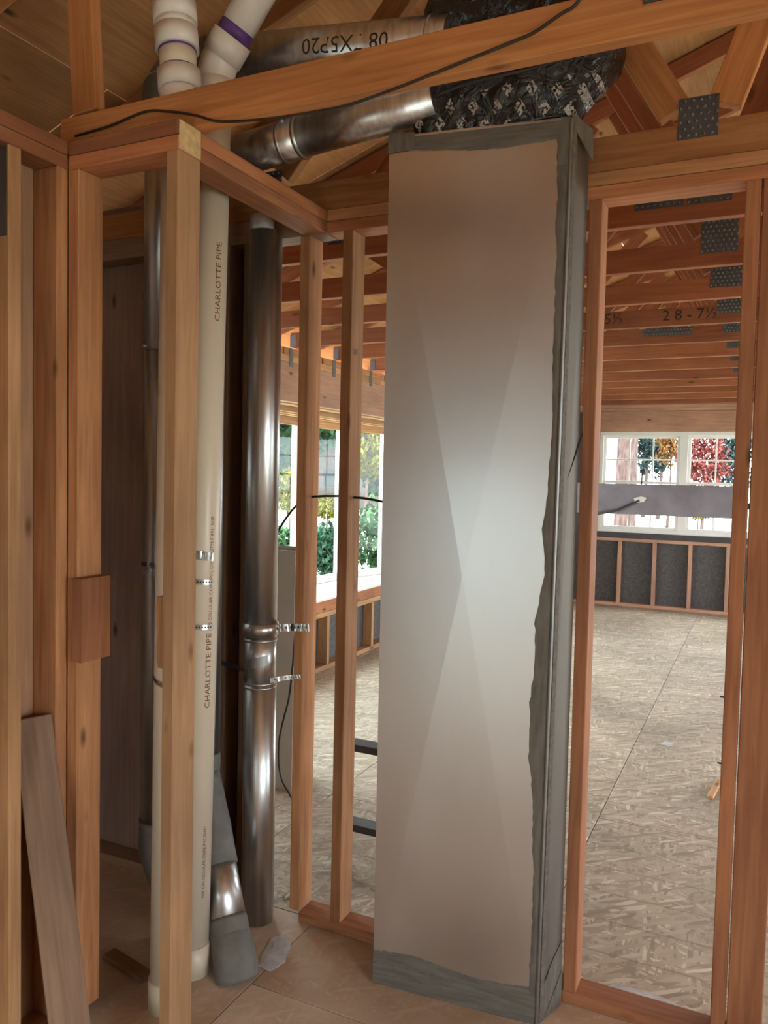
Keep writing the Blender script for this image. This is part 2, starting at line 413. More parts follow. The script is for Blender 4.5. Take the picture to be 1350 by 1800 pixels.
def text_on_pipe(name, body, size, start, axis, radial, r, mat, parent, spread=1.0):
    """printed line wrapped on a pipe: text runs along axis, letter height goes round the pipe"""
    me = text_mesh(body, size); ax = Vector(axis).normalized(); rd = Vector(radial); rd = (rd - ax * rd.dot(ax)).normalized(); sd = rd.cross(ax)
    for v in me.vertices:
        th = v.co.y / r
        v.co = Vector(start) + ax * (v.co.x * spread) + rd * (math.cos(th) * (r + 0.0008)) + sd * (math.sin(th) * (r + 0.0008))
    o = link(name, me, mat, parent); o['kind'] = 'stuff'; return o


# ================================================================= THE SETTING
H_PLATE = 2.39; TOP = 2.466
# ---- floor: strand-board panels with open joints, far room and near room
floor = empty('floor', (0, 3, 0), 'strand board subfloor running through both rooms', 'floor', kind='structure')
def panel(x0, x1, y0, y1, mat):
    g = 0.0016
    return bx('panel', x0 + g, x1 - g, y0 + g, y1 - g, -0.02, 0.0, mat, floor, bev=0.0009)
def zpanel(x0, x1, y0, y1, mat):
    # panel mesh with its own x along world x so the printed lines run across the room
    g = 0.0018
    return lumber('panel', (x0 + g, (y0 + y1) / 2, -0.01), (x1 - g, (y0 + y1) / 2, -0.01), (y1 - y0) - 2 * g, 0.02, (0, 1, 0), mat, floor, bev=0.0009)
DIV = 2.40
colx = [-4.30, -3.08, -1.86, -0.632, 0.59, 1.81, 3.03]
offs = {0: 2.6, 1: 3.82, 2: 3.39, 3: 3.745, 4: 3.2, 5: 3.9}
for i in range(6):
    ys = [DIV] + [offs[i] + 2.44 * k for k in range(-1, 4) if DIV + 0.05 < offs[i] + 2.44 * k < 10.25] + [10.28]
    for a, b in zip(ys, ys[1:]):
        zpanel(max(colx[i], -3.3), colx[i + 1], a, b, 'osb')
nx = [-3.3, -1.37, -0.15, 1.07, 3.03]
for i in range(4):
    ys = [-2.45, -0.44, 2.0, DIV] if i % 2 == 1 else [-2.45, 0.78, DIV]
    for a, b in zip(ys, ys[1:]): zpanel(nx[i], nx[i + 1], a, b, 'osb_near')
link('joists_below', box_mesh(12.9, 6.5, 0.2, 'fir_dusty', 0), None, floor, frame((-0.1, -2.5, -0.125), (-0.1, 10.4, -0.125), (1, 0, 0)))

# ---- door wall (partition with the doorway)
WY0, WY1 = 2.355, 2.444; WYC = (WY0 + WY1) / 2
wall_door = empty('wall_middle', (-0.3, WYC, 0), 'open stud partition with the doorway between the two rooms', 'wall', kind='structure')
def stud(x0, x1, parent=wall_door, y0=WY0, y1=WY1, z0=0.038, z1=H_PLATE, mat='fir'):
    return bx('stud', x0, x1, y0, y1, z0, z1, mat, parent)
stud(-1.457, -1.419); stud(-1.292, -1.254, mat='fir'); stud(-0.485, -0.447, mat='fir_red'); stud(-0.073, -0.035, mat='fir_red')
stud(-0.031, 0.058, mat='fir_red'); stud(0.42, 0.458); stud(0.83, 0.868); stud(1.24, 1.278); stud(1.65, 1.688); stud(2.06, 2.098); stud(2.5, 2.538)
for x in (-1.689, -1.79, -2.15, -2.56, -2.97): stud(x, x + 0.038, mat='fir_dusty')
bx('bottom_plate', -1.42, 3.0, WY0, WY1, 0, 0.038, 'fir_red', wall_door)
bx('bottom_plate', -3.06, -1.65, WY0, WY1, 0, 0.038, 'fir_dusty', wall_door)
bx('top_plate', -1.355, 3.0, WY0, WY1, H_PLATE, H_PLATE + 0.037, 'fir_red', wall_door)
bx('top_plate', -1.355, 3.0, WY0, WY1, H_PLATE + 0.0385, TOP, 'fir', wall_door)
bx('top_plate', -3.06, -1.357, WY0, WY1, H_PLATE, TOP, 'fir_dusty', wall_door)
bx('sheathing', -3.06, -1.655, WY1 + 0.001, WY1 + 0.013, 0, 2.62, 'ply_dark', wall_door)
# nails poking out of the right jamb, pencil mark on the second stud
for z in (0.98, 0.79): tube('nail', [(-0.073, 2.42, z), (-0.085, 2.42, z)], 0.0025, 'steel_dark', wall_door, 8)
link('pencil_mark', text_mesh('0K', 0.03), 'black_ink', wall_door, Matrix.Translation((-1.2535, 2.372, 1.985)) @ Matrix.Rotation(PI / 2, 4, 'Z') @ Matrix.Rotation(PI / 2, 4, 'X'))

# ---- chase walls
wall_chase = empty('wall_chase', (-1.54, 1.65, 0), 'small framed pipe chase with corner stud and double top plates', 'wall', kind='structure')
bx('corner_stud', -1.393, -1.355, 1.605, 1.694, 0.0, H_PLATE, 'fir_post', wall_chase)
bx('end_stud', -1.73, -1.692, 1.605, 1.694, 0.038, H_PLATE, 'fir', wall_chase)
bx('top_plate', -1.73, -1.355, 1.605, 1.694, H_PLATE, H_PLATE + 0.037, 'fir_red', wall_chase)
bx('top_plate', -1.73, -1.357, 1.605, 1.694, H_PLATE + 0.0385, TOP, 'fir_red', wall_chase)
bx('top_plate', -1.444, -1.3565, 1.6955, 2.354, H_PLATE, H_PLATE + 0.037, 'fir_red', wall_chase)
bx('top_plate', -1.444, -1.3565, 1.6955, 2.354, H_PLATE + 0.0385, TOP, 'fir_red', wall_chase)
bx('plate_end', -1.3549, -1.3535, 1.607, 1.692, H_PLATE + 0.002, TOP - 0.002, 'endgrain', wall_chase, bev=0)
# ---- near left wall
wall_left = empty('wall_left', (-1.775, 1.1, 0), 'open stud wall beside the pipe chase with plywood behind', 'wall', kind='structure')
for y in (1.567, 1.4165, 1.01, 0.60):
    bx('stud', -1.819, -1.73, y, y + 0.038, 0.038, H_PLATE, 'fir' if y > 1.5 else 'fir_pale', wall_left)
bx('top_plate', -1.819, -1.73, 0.60, 1.6045, H_PLATE, H_PLATE + 0.037, 'fir_red', wall_left)
bx('top_plate', -1.819, -1.73, 0.60, 1.6045, H_PLATE + 0.0385, TOP, 'fir_red', wall_left)
bx('bottom_plate', -1.819, -1.73, 0.60, 1.6045, 0, 0.038, 'fir', wall_left)
bx('sheathing', -1.833, -1.8205, 0.60, 1.70, 0, 2.45, 'ply_wall', wall_left)
bx('steel_plate', -1.812, -1.736, 1.4132, 1.4162, 2.165, 2.385, 'plate', wall_left, bev=0)
# ---- rear wall with a window (behind the camera), side wall, outer wall at the eave
wall_back = empty('wall_back', (0, -2.4, 0), 'plywood sheathed rear wall with a wide window', 'wall', kind='structure')
RW = (-2.15, 0.32, 0.08, 1.95)
for (a, b, c, d) in ((-3.2, RW[0], 0, 2.6), (RW[1], 3.05, 0, 2.6), (RW[0], RW[1], 0, RW[2]), (RW[0], RW[1], RW[3], 2.6)):
    bx('sheathing', a, b, -2.40, -2.385, c, d, 'ply_wall', wall_back)
for x in (RW[0] - 0.05, RW[1] + 0.012, 1.1, 1.5, 1.9, 2.3, 2.7): bx('stud', x, x + 0.038, -2.384, -2.295, 0.0, 2.43, 'fir', wall_back)
bx('window_header', RW[0], RW[1], -2.384, -2.295, RW[3], RW[3] + 0.2, 'fir', wall_back)
bx('rough_sill', RW[0], RW[1], -2.384, -2.295, RW[2] - 0.038, RW[2], 'fir', wall_back)
wall_right = empty('wall_right', (3.05, 4, 0), 'plywood sheathed right wall with unseen openings added to let in light', 'wall', kind='structure')
SW = [(-1.3, 1.0, 0.2, 2.2), (2.65, 4.9, 0.1, 2.3), (7.0, 10.1, 0.1, 2.3)]  # unseen openings, added to brighten the near and far rooms
prev = -2.4
for (a, b, c, d) in SW:
    bx('sheathing', 3.05, 3.065, prev, a, 0, 2.6, 'ply_wall', wall_right)
    bx('sheathing', 3.05, 3.065, a, b, 0, c, 'ply_wall', wall_right); bx('sheathing', 3.05, 3.065, a, b, d, 2.6, 'ply_wall', wall_right)
    for y in (a - 0.038, b): bx('stud', 2.96, 3.049, y, y + 0.038, 0, 2.43, 'fir', wall_right)
    prev = b
bx('sheathing', 3.05, 3.065, prev, 10.3, 0, 2.6, 'ply_wall', wall_right)
wall_outer = empty('wall_outer', (-3.2, 0, 0), 'dark sheathed outer wall at the low eave', 'wall', kind='structure')
bx('sheathing', -3.215, -3.2, -2.4, 2.45, 0, 2.62, 'ply_dark', wall_outer)

# ---- far wall with the double window
FY = 10.2
wall_far = empty('wall_far', (-0.9, FY, 0), 'far exterior wall with low studs and black sheathing under the window', 'wall', kind='structure')
FW = (-1.87, 0.12, 0.92, 2.17)
for (a, b, c, d) in ((-3.2, FW[0], 0, 2.6), (FW[1], 0.6, 0, 2.6), (0.6, 2.7, 0, 0.3), (0.6, 2.7, 2.3, 2.6), (2.7, 3.05, 0, 2.6), (FW[0], FW[1], 0, FW[2]), (FW[0], FW[1], FW[3], 2.6)):  # gap at the right is an unseen opening added for more daylight
    bx('sheathing', a, b, FY + 0.09, FY + 0.103, c, d, 'black_sheath', wall_far, bev=0)
for x in (-3.02, -2.4, -2.0, -1.605, -1.19, -0.778, -0.36, 0.055):
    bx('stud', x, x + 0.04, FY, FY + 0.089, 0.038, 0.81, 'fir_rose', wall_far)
for x in (0.5, 2.72, 2.9, -2.3, -2.7): bx('stud', x, x + 0.038, FY, FY + 0.089, 0.038, 2.42, 'fir_pale', wall_far)
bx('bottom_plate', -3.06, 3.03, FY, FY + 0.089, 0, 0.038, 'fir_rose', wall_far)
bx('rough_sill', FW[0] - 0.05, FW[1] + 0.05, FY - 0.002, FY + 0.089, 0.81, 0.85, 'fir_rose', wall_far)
bx('sill_strip', FW[0], FW[1], FY + 0.0, FY + 0.085, 0.8505, 0.92, 'steel_dark', wall_far)
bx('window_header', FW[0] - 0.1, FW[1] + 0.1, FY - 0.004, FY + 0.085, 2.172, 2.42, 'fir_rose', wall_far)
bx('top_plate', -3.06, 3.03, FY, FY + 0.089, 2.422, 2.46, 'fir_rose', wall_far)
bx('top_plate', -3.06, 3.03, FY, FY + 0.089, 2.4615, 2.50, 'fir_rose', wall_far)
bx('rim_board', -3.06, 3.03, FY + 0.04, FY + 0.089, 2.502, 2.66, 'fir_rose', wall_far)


def window_unit(name, label, x0, x1, y, z0, z1, cols, depth=0.07, units=2):
    """white vinyl double-hung units side by side, glazing bars in both sashes"""
    w = empty(name, ((x0 + x1) / 2, y, z0), label, 'window', kind='structure')
    fr = 0.045
    bx('frame_head', x0, x1, y, y + depth, z1 - fr, z1, 'white', w); bx('frame_sill', x0, x1, y, y + depth, z0, z0 + fr, 'white', w)
    bx('frame_jamb', x0, x0 + fr, y, y + depth, z0 + fr, z1 - fr, 'white', w); bx('frame_jamb', x1 - fr, x1, y, y + depth, z0 + fr, z1 - fr, 'white', w)
    uw = (x1 - x0) / units
    for k in range(1, units): bx('mullion', x0 + k * uw - 0.045, x0 + k * uw + 0.045, y + 0.002, y + depth - 0.002, z0 + fr, z1 - fr, 'white', w)
    for k in range(units):
        a = x0 + k * uw + (fr if k == 0 else 0.045); b = x0 + (k + 1) * uw - (fr if k == units - 1 else 0.045)
        zm = (z0 + z1) / 2
        for (c, d, yy) in ((zm - 0.015, z1 - fr, y + 0.03), (z0 + fr, zm + 0.02, y + 0.008)):
            sash = empty('sash', ((a + b) / 2, yy, c)); sash.parent = w; sash.matrix_basis = Matrix.Translation(Vector(((a + b) / 2, yy, c)) - w.location)
            s = 0.035
            bx('rail', a, b, yy, yy + 0.022, c, c + s, 'white', sash); bx('rail', a, b, yy, yy + 0.022, d - s, d, 'white', sash)
            bx('stile', a, a + s, yy, yy + 0.022, c + s, d - s, 'white', sash); bx('stile', b - s, b, yy, yy + 0.022, c + s, d - s, 'white', sash)
            bx('pane', a + s, b - s, yy + 0.009, yy + 0.013, c + s, d - s, 'glass', sash, bev=0)
            zc = (c + d) / 2
            bx('glazing_bar', a + s, b - s, yy + 0.003, yy + 0.019, zc - 0.009, zc + 0.009, 'white', sash)
            for q in range(1, cols):
                xx = a + s + (b - a - 2 * s) * q / cols
                bx('glazing_bar', xx - 0.009, xx + 0.009, yy + 0.004, yy + 0.018, c + s, d - s, 'white', sash)
    return w


window_unit('window_1', 'white double-hung window pair with glazing bars in the far wall', FW[0], FW[1], FY + 0.02, FW[2], FW[3], 3)
w3 = empty('window_2', (-1.32, -2.4, RW[2]), 'wide window in the rear wall behind the viewer', 'window', kind='structure')
for (a, b, c, d) in ((RW[0], RW[1], RW[3] - 0.05, RW[3]), (RW[0], RW[1], RW[2], RW[2] + 0.05), (RW[0], RW[0] + 0.05, RW[2] + 0.05, RW[3] - 0.05), (RW[1] - 0.05, RW[1], RW[2] + 0.05, RW[3] - 0.05)):
    bx('frame', a, b, -2.41, -2.35, c, d, 'white', w3)
for k in range(3):
    a = RW[0] + 0.05 + k * 0.79; b = a + 0.79
    if k: bx('mullion', a - 0.03, a + 0.03, -2.41, -2.35, RW[2] + 0.05, RW[3] - 0.05, 'white', w3)
    bx('pane', a + (0.03 if k else 0), b - (0.03 if k < 2 else 0), -2.383, -2.377, RW[2] + 0.05, RW[3] - 0.05, 'glass', w3, bev=0)

# ---- left wall of the far room: framing, laminated header with hangers, bow window
LX = -3.12
wall_win = empty('wall_window', (LX, 6.3, 0), 'left wall of the far room with a low stud wall under the bow window', 'wall', kind='structure')
BOW = [(-3.15, 3.50), (-3.42, 4.25), (-3.57, 5.03), (-3.62, 5.84), (-3.57, 6.53), (-3.42, 7.17), (-3.15, 7.90)]
for y in [3.1 + 0.405 * k for k in range(18)]:
    yy = y + (0.0 if y < 5 else 0.02); bx('stud', LX - 0.089, LX, yy, yy + 0.04, 0.038, 0.43, 'fir_pale', wall_win)
bx('bottom_plate', LX - 0.089, LX, 2.46, 10.19, 0, 0.038, 'fir_pale', wall_win)
for a, b in ((2.46, 4.4), (4.402, 5.9), (5.902, 6.38), (6.382, 10.19)):
    bx('sill_header', LX - 0.089, LX, a, b, 0.475, 0.565, 'fir_red', wall_win)
bx('sill_plate', LX - 0.089, LX, 2.46, 10.19, 0.431, 0.473, 'fir_pale', wall_win)
bx('sheathing', LX - 0.103, LX - 0.09, 2.46, 10.29, 0.0, 0.56, 'black_sheath', wall_win, bev=0)
for (a, b) in ((2.46, 3.3), (7.95, 10.29)):
    bx('sheathing', LX - 0.103, LX - 0.09, a, b, 0.56, 2.62, 'black_sheath', wall_win, bev=0)
    yy = a
    while yy < b - 0.05: bx('stud', LX - 0.089, LX, yy, yy + 0.038, 0.566, 2.08, 'fir_pale', wall_win); yy += 0.405
# header: big laminated beam with plates on top
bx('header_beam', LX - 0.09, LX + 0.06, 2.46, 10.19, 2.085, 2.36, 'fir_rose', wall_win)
yy = 2.46
for k in range(14):
    b = min(yy + 0.55, 10.19)
    bx('header_plate', LX - 0.09, LX + 0.058, yy, b - 0.004, 2.361, 2.41, 'fir_pale', wall_win); bx('header_plate', LX - 0.09, LX + 0.058, yy + 0.1, b + 0.08, 2.4105, 2.46, 'fir', wall_win)
    yy = b
    if yy > 10.1: break
# bow seat, head soffit and lumber strips
def bow_slab(name, z0, z1, mat, inner=LX):
    pts = [(min(x, inner - 0.002), y, z1) for x, y in BOW] + [(inner, BOW[-1][1], z1), (inner, BOW[0][1], z1)]
    return poly_prism(name, pts, z1 - z0, (0, 0, 1), mat, wall_win)
bow_slab('window_seat', 0.567, 0.585, 'white', LX + 0.015); bow_slab('soffit', 2.075, 2.084, 'fir_pale')
bow_slab('skirt', 0.2, 0.566, 'black_sheath', LX - 0.104)
for k, (y0, y1) in enumerate(((3.6, 7.6), (3.9, 7.4), (4.2, 7.2))):
    bx('soffit_strip', LX - 0.14 - 0.11 * k, LX - 0.10 - 0.11 * k, y0, y1, 2.035, 2.0745, 'fir_pale', wall_win)
for a, b in zip(BOW, BOW[1:]):
    lumber('head_trim', (a[0] + 0.04, a[1], 2.02), (b[0] + 0.04, b[1], 2.02), 0.09, 0.03, (0, 0, 1), 'fir_pale', wall_win)
win_bow = empty('window_3', (-3.6, 5.65, 0.585), 'white framed bow window of tall panes along the left wall', 'window', kind='structure')
for a, b in zip(BOW, BOW[1:]):
    A = Vector((a[0], a[1], 0)); B = Vector((b[0], b[1], 0)); d = (B - A).normalized()
    z0, z1 = 0.586, 2.06
    for z in (z0 + 0.03, z1 - 0.03): lumber('frame_rail', A + Vector((0, 0, z)), B + Vector((0, 0, z)), 0.06, 0.055, (0, 0, 1), 'white', win_bow)
    for p in (A + d * 0.028, B - d * 0.028): lumber('frame_stile', p + Vector((0, 0, z0 + 0.06)), p + Vector((0, 0, z1 - 0.06)), 0.022, 0.05, d, 'white', win_bow)
    p0 = A + d * 0.039; p1 = B - d * 0.039; m = (p0 + p1) / 2; L = (p1 - p0).length
    lumber('pane', p0 + Vector((0, 0, (z0 + z1) / 2)), p1 + Vector((0, 0, (z0 + z1) / 2)), z1 - z0 - 0.12, 0.004, (0, 0, 1), 'glass', win_bow, bev=0)
for k, (x, y) in enumerate(BOW): lumber('mullion', (x, y, 0.586), (x, y, 2.06), 0.032, 0.06, (0, 1, 0), 'white', win_bow)

# ---- roof deck
E_X, E_Z, SL, RIDGE = -3.45, 2.56, 0.36, 1.3
def roofz(x): return E_Z + SL * ((x if x < RIDGE else 2 * RIDGE - x) - E_X)
ceiling = empty('ceiling', (0, 4, 3.4), 'sloping plywood roof deck over the trusses', 'roof', kind='structure')
run = math.hypot(1, SL)
for side in (0, 1):
    for i in range(4):
        s0 = E_X + i * 1.145 * 1.04; s1 = min(E_X + (i + 1) * 1.145 * 1.04, RIDGE)
        if s0 >= RIDGE: break
        for j in range(6):
            y0 = -2.6 + j * 2.44 - (1.22 if i % 2 else 0); y1 = min(y0 + 2.435, 10.45); y0 = max(y0, -2.6)
            if y1 <= y0: continue
            q0, q1 = (s0, s1 - 0.003)
            if side: q0, q1 = 2 * RIDGE - q0, 2 * RIDGE - q1
            a = Vector(((q0 + q1) / 2, y0, (roofz(q0) + roofz(q1)) / 2 + 0.008)); b = Vector((a.x, y1, a.z))
            if side: wd = (1, 0, -SL)
            else: wd = (1, 0, SL)
            lumber('panel', a, b, abs(q1 - q0) * run, 0.014, wd, 'ply_roof', ceiling, bev=0)
# gable infill so the attic is closed at both ends
gable = empty('trim_1', (0, 10.3, 2.5), 'plywood gable infill above the far wall', 'gable', kind='structure')
poly_prism('panel', [(E_X, 10.3, 2.5), (2 * RIDGE - E_X, 10.3, 2.5), (2 * RIDGE - E_X, 10.3, E_Z), (RIDGE, 10.3, roofz(RIDGE)), (E_X, 10.3, E_Z)], 0.012, (0, -1, 0), 'ply_roof', gable)
gable2 = empty('trim_2', (0, -2.4, 2.5), 'plywood gable infill above the rear wall', 'gable', kind='structure')
poly_prism('panel', [(E_X, -2.41, 2.5), (2 * RIDGE - E_X, -2.41, 2.5), (2 * RIDGE - E_X, -2.41, E_Z), (RIDGE, -2.41, roofz(RIDGE)), (E_X, -2.41, E_Z)], 0.012, (0, 1, 0), 'ply_roof', gable2)

# ================================================================= TRUSSES
TY = [1.668, 2.362, 2.90, 3.54, 4.175, 4.83, 5.455, 6.10, 6.74, 7.41, 7.97, 8.57, 9.15, 9.75]
ORD = ['nearest roof truss, crossing in front of the duct wrap', 'roof truss resting on the doorway wall plates', 'first roof truss beyond the doorway wall', 'second roof truss beyond the doorway wall',
       'third roof truss beyond the doorway wall', 'fourth roof truss beyond the doorway wall, with black numbers written on it', 'fifth roof truss beyond the doorway wall', 'sixth roof truss beyond the doorway wall', 'seventh roof truss beyond the doorway wall',
       'eighth roof truss beyond the doorway wall', 'ninth roof truss beyond the doorway wall', 'tenth roof truss beyond the doorway wall', 'eleventh roof truss beyond the doorway wall', 'last roof truss before the far window wall']
TT = 0.038
_pl = {}
def plate_mesh(w, h):
    """pressed steel nail plate: dimpled in rows"""
    k = (w, h)
    if k in _pl: return _pl[k]
    bm = bmesh.new(); bmesh.ops.create_cube(bm, size=1)
    for v in bm.verts: v.co = Vector((v.co.x * w, v.co.y * 0.002, v.co.z * h))
    nx_, nz_ = int(w / 0.02), int(h / 0.018)
    for i in range(nx_):
        for j in range(nz_):
            cx = (i + 0.5 + (0.25 if j % 2 else -0.25)) * w / nx_ - w / 2; cz = (j + 0.5) * h / nz_ - h / 2
            r = 0.0055; a = [bm.verts.new((cx + r * math.cos(PI / 3 * q), -0.001, cz + r * math.sin(PI / 3 * q))) for q in range(6)]
            t = bm.verts.new((cx, -0.006, cz + 0.002))
            for q in range(6): bm.faces.new((a[q], a[(q + 1) % 6], t))
    bmesh.ops.recalc_face_normals(bm, faces=bm.faces[:])
    me = bpy.data.meshes.new('nail_plate'); bm.to_mesh(me); bm.free(); me.materials.append(M['plate']); _pl[k] = me
    return me
for k, y in enumerate(TY):
    yc = y + TT / 2; near = k == 0
    t = empty('roof_truss', (-0.2, yc, TOP), ORD[k], 'roof truss', 'roof trusses spanning both rooms')
    x0 = -1.83 if near else (-3.12 if k == 1 else LX + 0.062); x1 = 4.2 if k < 2 else 3.9
    h = 0.1
    zb = TOP + 0.0005
    mt = 'fir_truss' if k < 2 else 'fir_far'
    lumber('bottom_chord', (x0, yc, zb + h / 2), (2.9, yc, zb + h / 2), h, TT, (0, 0, 1), mt, t)
    zc = 0.05 * run + 0.004
    xl = -3.4 if not near else -2.2
    lumber('top_chord', (xl, yc, roofz(xl) - zc), (RIDGE - 0.005, yc, roofz(RIDGE) - zc), 0.089, TT, (-SL, 0, 1), mt, t)
    lumber('top_chord', (RIDGE + 0.005, yc, roofz(RIDGE) - zc), (5.8, yc, roofz(5.8) - zc), 0.089, TT, (SL, 0, 1), mt, t)
    def web(xa, za, xb, w=0.089):
        zbt = roofz(xb) - 0.1 * run
        d = Vector((xb - xa, 0, zbt - za)).normalized()
        lumber('web', (xa, yc, za), (xb, yc, zbt), w, TT - 0.002, (d.z, 0, -d.x), mt, t)
    zt = zb + h + 0.004
    web(-0.262, zt + 0.035, -0.74); web(-0.135, zt + 0.035, 0.28)
    if near: web(-1.74, zt + 0.002, -1.775)
    else:
        web(-1.55, zt + 0.045, -0.86); web(-1.66, zt + 0.04, -2.15)
        web(1.15, zt + 0.045, 0.42)
    P = [(-0.2, zb + h + 0.012, 0.103, 0.11) if k < 2 else (-0.2, zb + h + 0.018, 0.14, 0.135)]
    if not near: P.append((-1.6, zb + h + 0.01, 0.12, 0.1))
    if k in (2, 6): P.append((-0.36 if k == 2 else -0.6, zb + h * 0.75, 0.16 if k == 2 else 0.3, 0.05))
    for (px, pz, w_, h_) in P:
        link('nail_plate', plate_mesh(w_, h_), None, t, Matrix.Translation((px, y - 0.001, pz)))
    if k >= 2:
        # steel hanger carrying the truss end on the header
        hg = bx('hanger', LX + 0.0605, LX + 0.0625, yc - 0.022, yc + 0.022, 2.33, 2.462, 'plate', t, bev=0)
        bx('hanger_flange', LX + 0.063, LX + 0.11, yc - 0.022, yc - 0.0195, 2.465, 2.55, 'plate', hg, bev=0); bx('hanger_flange', LX + 0.063, LX + 0.11, yc + 0.0195, yc + 0.022, 2.465, 2.55, 'plate', hg, bev=0)
    if k == 5:
        for body, px in (("2 8 - 7\u00bd", -0.56), ("5\u00bd", -0.885)):
            link('lettering', text_mesh(body, 0.085), 'black_ink', t, Matrix.Translation((px, y - 0.0012, zb + 0.03)) @ Matrix.Rotation(PI / 2, 4, 'X'))['kind'] = 'stuff'

# ================================================================= RECTANGULAR DUCT
duct = empty('rectangular_duct', (-0.77, 2.26, 0), 'tall galvanised sheet metal duct with grey sealed seams standing before the stud wall', 'duct')
b4 = [Vector((-1.037, 2.178, 0.0)), Vector((-0.532, 2.222, 0.0)), Vector((-0.491, 2.347, 0.0)), Vector((-1.025, 2.347, 0.0))]
t4 = [Vector((-1.041, 2.172, 2.586)), Vector((-0.514, 2.218, 2.575)), Vector((-0.489, 2.347, 2.575)), Vector((-1.025, 2.347, 2.586))]
bm = bmesh.new()
vb = [bm.verts.new(v) for v in b4]; vt = [bm.verts.new(v) for v in t4]
fn = ((b4[1] - b4[0]).cross(t4[0] - b4[0])).normalized()
if fn.y > 0: fn = -fn
cen = bm.verts.new((b4[0] + b4[1] + t4[0] + t4[1]) / 4 + fn * 0.014)
for a, b in ((vb[0], vb[1]), (vb[1], vt[1]), (vt[1], vt[0]), (vt[0], vb[0])): bm.faces.new((a, b, cen))
bm.faces.new((vb[2], vb[3], vt[3], vt[2])) if False else None; bm.faces.new((vb[2], vb[3], vt[3], vt[2])); bm.faces.new((vb[3], vb[0], vt[0], vt[3]))
bm.faces.new(list(reversed(vb))); bm.faces.new(vt)
bmesh.ops.recalc_face_normals(bm, faces=bm.faces[:])
link('casing', bm, 'galv', duct)
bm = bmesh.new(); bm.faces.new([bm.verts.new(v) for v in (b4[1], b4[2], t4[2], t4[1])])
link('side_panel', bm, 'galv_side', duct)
def fpt(u, z, off):
    """point on the duct front: u 0..1 across, height z, raised by off"""
    tz = z / 2.58; p = b4[0].lerp(t4[0], tz).lerp(b4[1].lerp(t4[1], tz), u)
    # follow the shallow cross break
    du = min(u, 1 - u) * 2; dz = min(tz, 1 - tz) * 2
    return p + fn * (0.014 * min(du, dz) + off)
def strip(name, inner, outer, off, mat, n=60, jag=0.006, seed=0):
    """a smeared band between two edge curves (functions of s in 0..1 giving u, z)"""
    bm = bmesh.new(); rows = []
    for i in range(n + 1):
        s = i / n; (u0, z0), (u1, z1) = inner(s), outer(s)
        j = noise.noise(Vector((s * 6, seed, 0))) * jag * 0.7 + noise.noise(Vector((s * 31, seed, 5))) * jag * 0.45 + noise.noise(Vector((s * 97, seed, 3))) * jag * 0.5
        u0 += j * (1 if abs(z1 - z0) < 0.02 else 0) / 0.5; z0 += j * (0 if abs(z1 - z0) < 0.02 else 1)
        row = []
        for q in range(5):
            w = q / 4; th = off * (0.0 if q == 0 else (1.0 if q < 4 else 0.8))
            row.append(bm.verts.new(fpt(u0 + (u1 - u0) * w, z0 + (z1 - z0) * w, 0.0006 + th + 0.0012 * noise.noise(Vector((s * 25, w * 3, seed))))))
        rows.append(row)
    for A, B in zip(rows, rows[1:]):
        for q in range(4): f = bm.faces.new((A[q], A[q + 1], B[q + 1], B[q])); f.smooth = True
    # give the band a back so it is a solid skin
    bmesh.ops.recalc_face_normals(bm, faces=bm.faces[:])
    return link(name, bm, mat, duct)
def interp(tab, s):
    for (s0, v0), (s1, v1) in zip(tab, tab[1:]):
        if s <= s1: return v0 + (v1 - v0) * (s - s0) / (s1 - s0)
    return tab[-1][1]
edge = [(0.0, 0.945), (0.16, 0.955), (0.26, 0.94), (0.31, 0.905), (0.37, 0.90), (0.43, 0.915), (0.46, 0.905), (0.51, 0.955), (0.56, 0.935), (0.6, 0.95), (0.68, 0.965), (0.75, 0.955), (0.86, 0.95), (1.0, 0.93)]
strip('seam_sealant', lambda s: (interp(edge, s), 0.0 + 2.57 * s), lambda s: (1.0, 2.57 * s), 0.0022, 'mastic', 160, 0.008, 1)
strip('base_sealant', lambda s: (s, 0.105 + 0.01 * math.sin(s * 7)), lambda s: (s, 0.0), 0.003, 'mastic_h', 60, 0.006, 2)
strip('top_sealant', lambda s: (s, 2.525 + 0.012 * math.cos(s * 5)), lambda s: (s, 2.572), 0.0022, 'mastic_h', 50, 0.004, 3)
# ridges of sealed tape at the base, folded seam along the front corner, side face sealant
for z in (0.035, 0.068): tube('tape_edge', [fpt(u, z + 0.004 * math.sin(u * 4), 0.003) for u in [i / 20 for i in range(21)]], 0.0017, 'mastic', duct, 6)
def spt(w, z, off=0.0):
    tz = z / 2.58; p = b4[1].lerp(t4[1], tz).lerp(b4[2].lerp(t4[2], tz), w)
    return p + Vector((0.94, -0.26, 0)) * off
lumber('corner_lock', fpt(1.0, 0.0, 0.0) + Vector((0.003, -0.002, 0.002)), fpt(1.0, 2.575, 0.0) + Vector((0.003, -0.002, 0)), 0.010, 0.006, (0.3, 1, 0), 'galv_dull', duct, bev=0.001)
lumber('side_flange', spt(0.16, 0.0, 0.003), spt(0.16, 2.57, 0.003), 0.022, 0.005, (0.26, 0.96, 0), 'mastic', duct, bev=0.001)
poly_prism('base_tape', [spt(0.02, 0.004, 0.003), spt(0.98, 0.004, 0.003), spt(0.98, 0.20, 0.003), spt(0.6, 0.16, 0.003), spt(0.02, 0.07, 0.003)], 0.002, (0.94, -0.26, 0), 'mastic', duct)
poly_prism('base_tape', [spt(0.3, 0.004, 0.006), spt(0.98, 0.004, 0.006), spt(0.98, 0.11, 0.006)], 0.002, (0.94, -0.26, 0), 'mastic', duct)
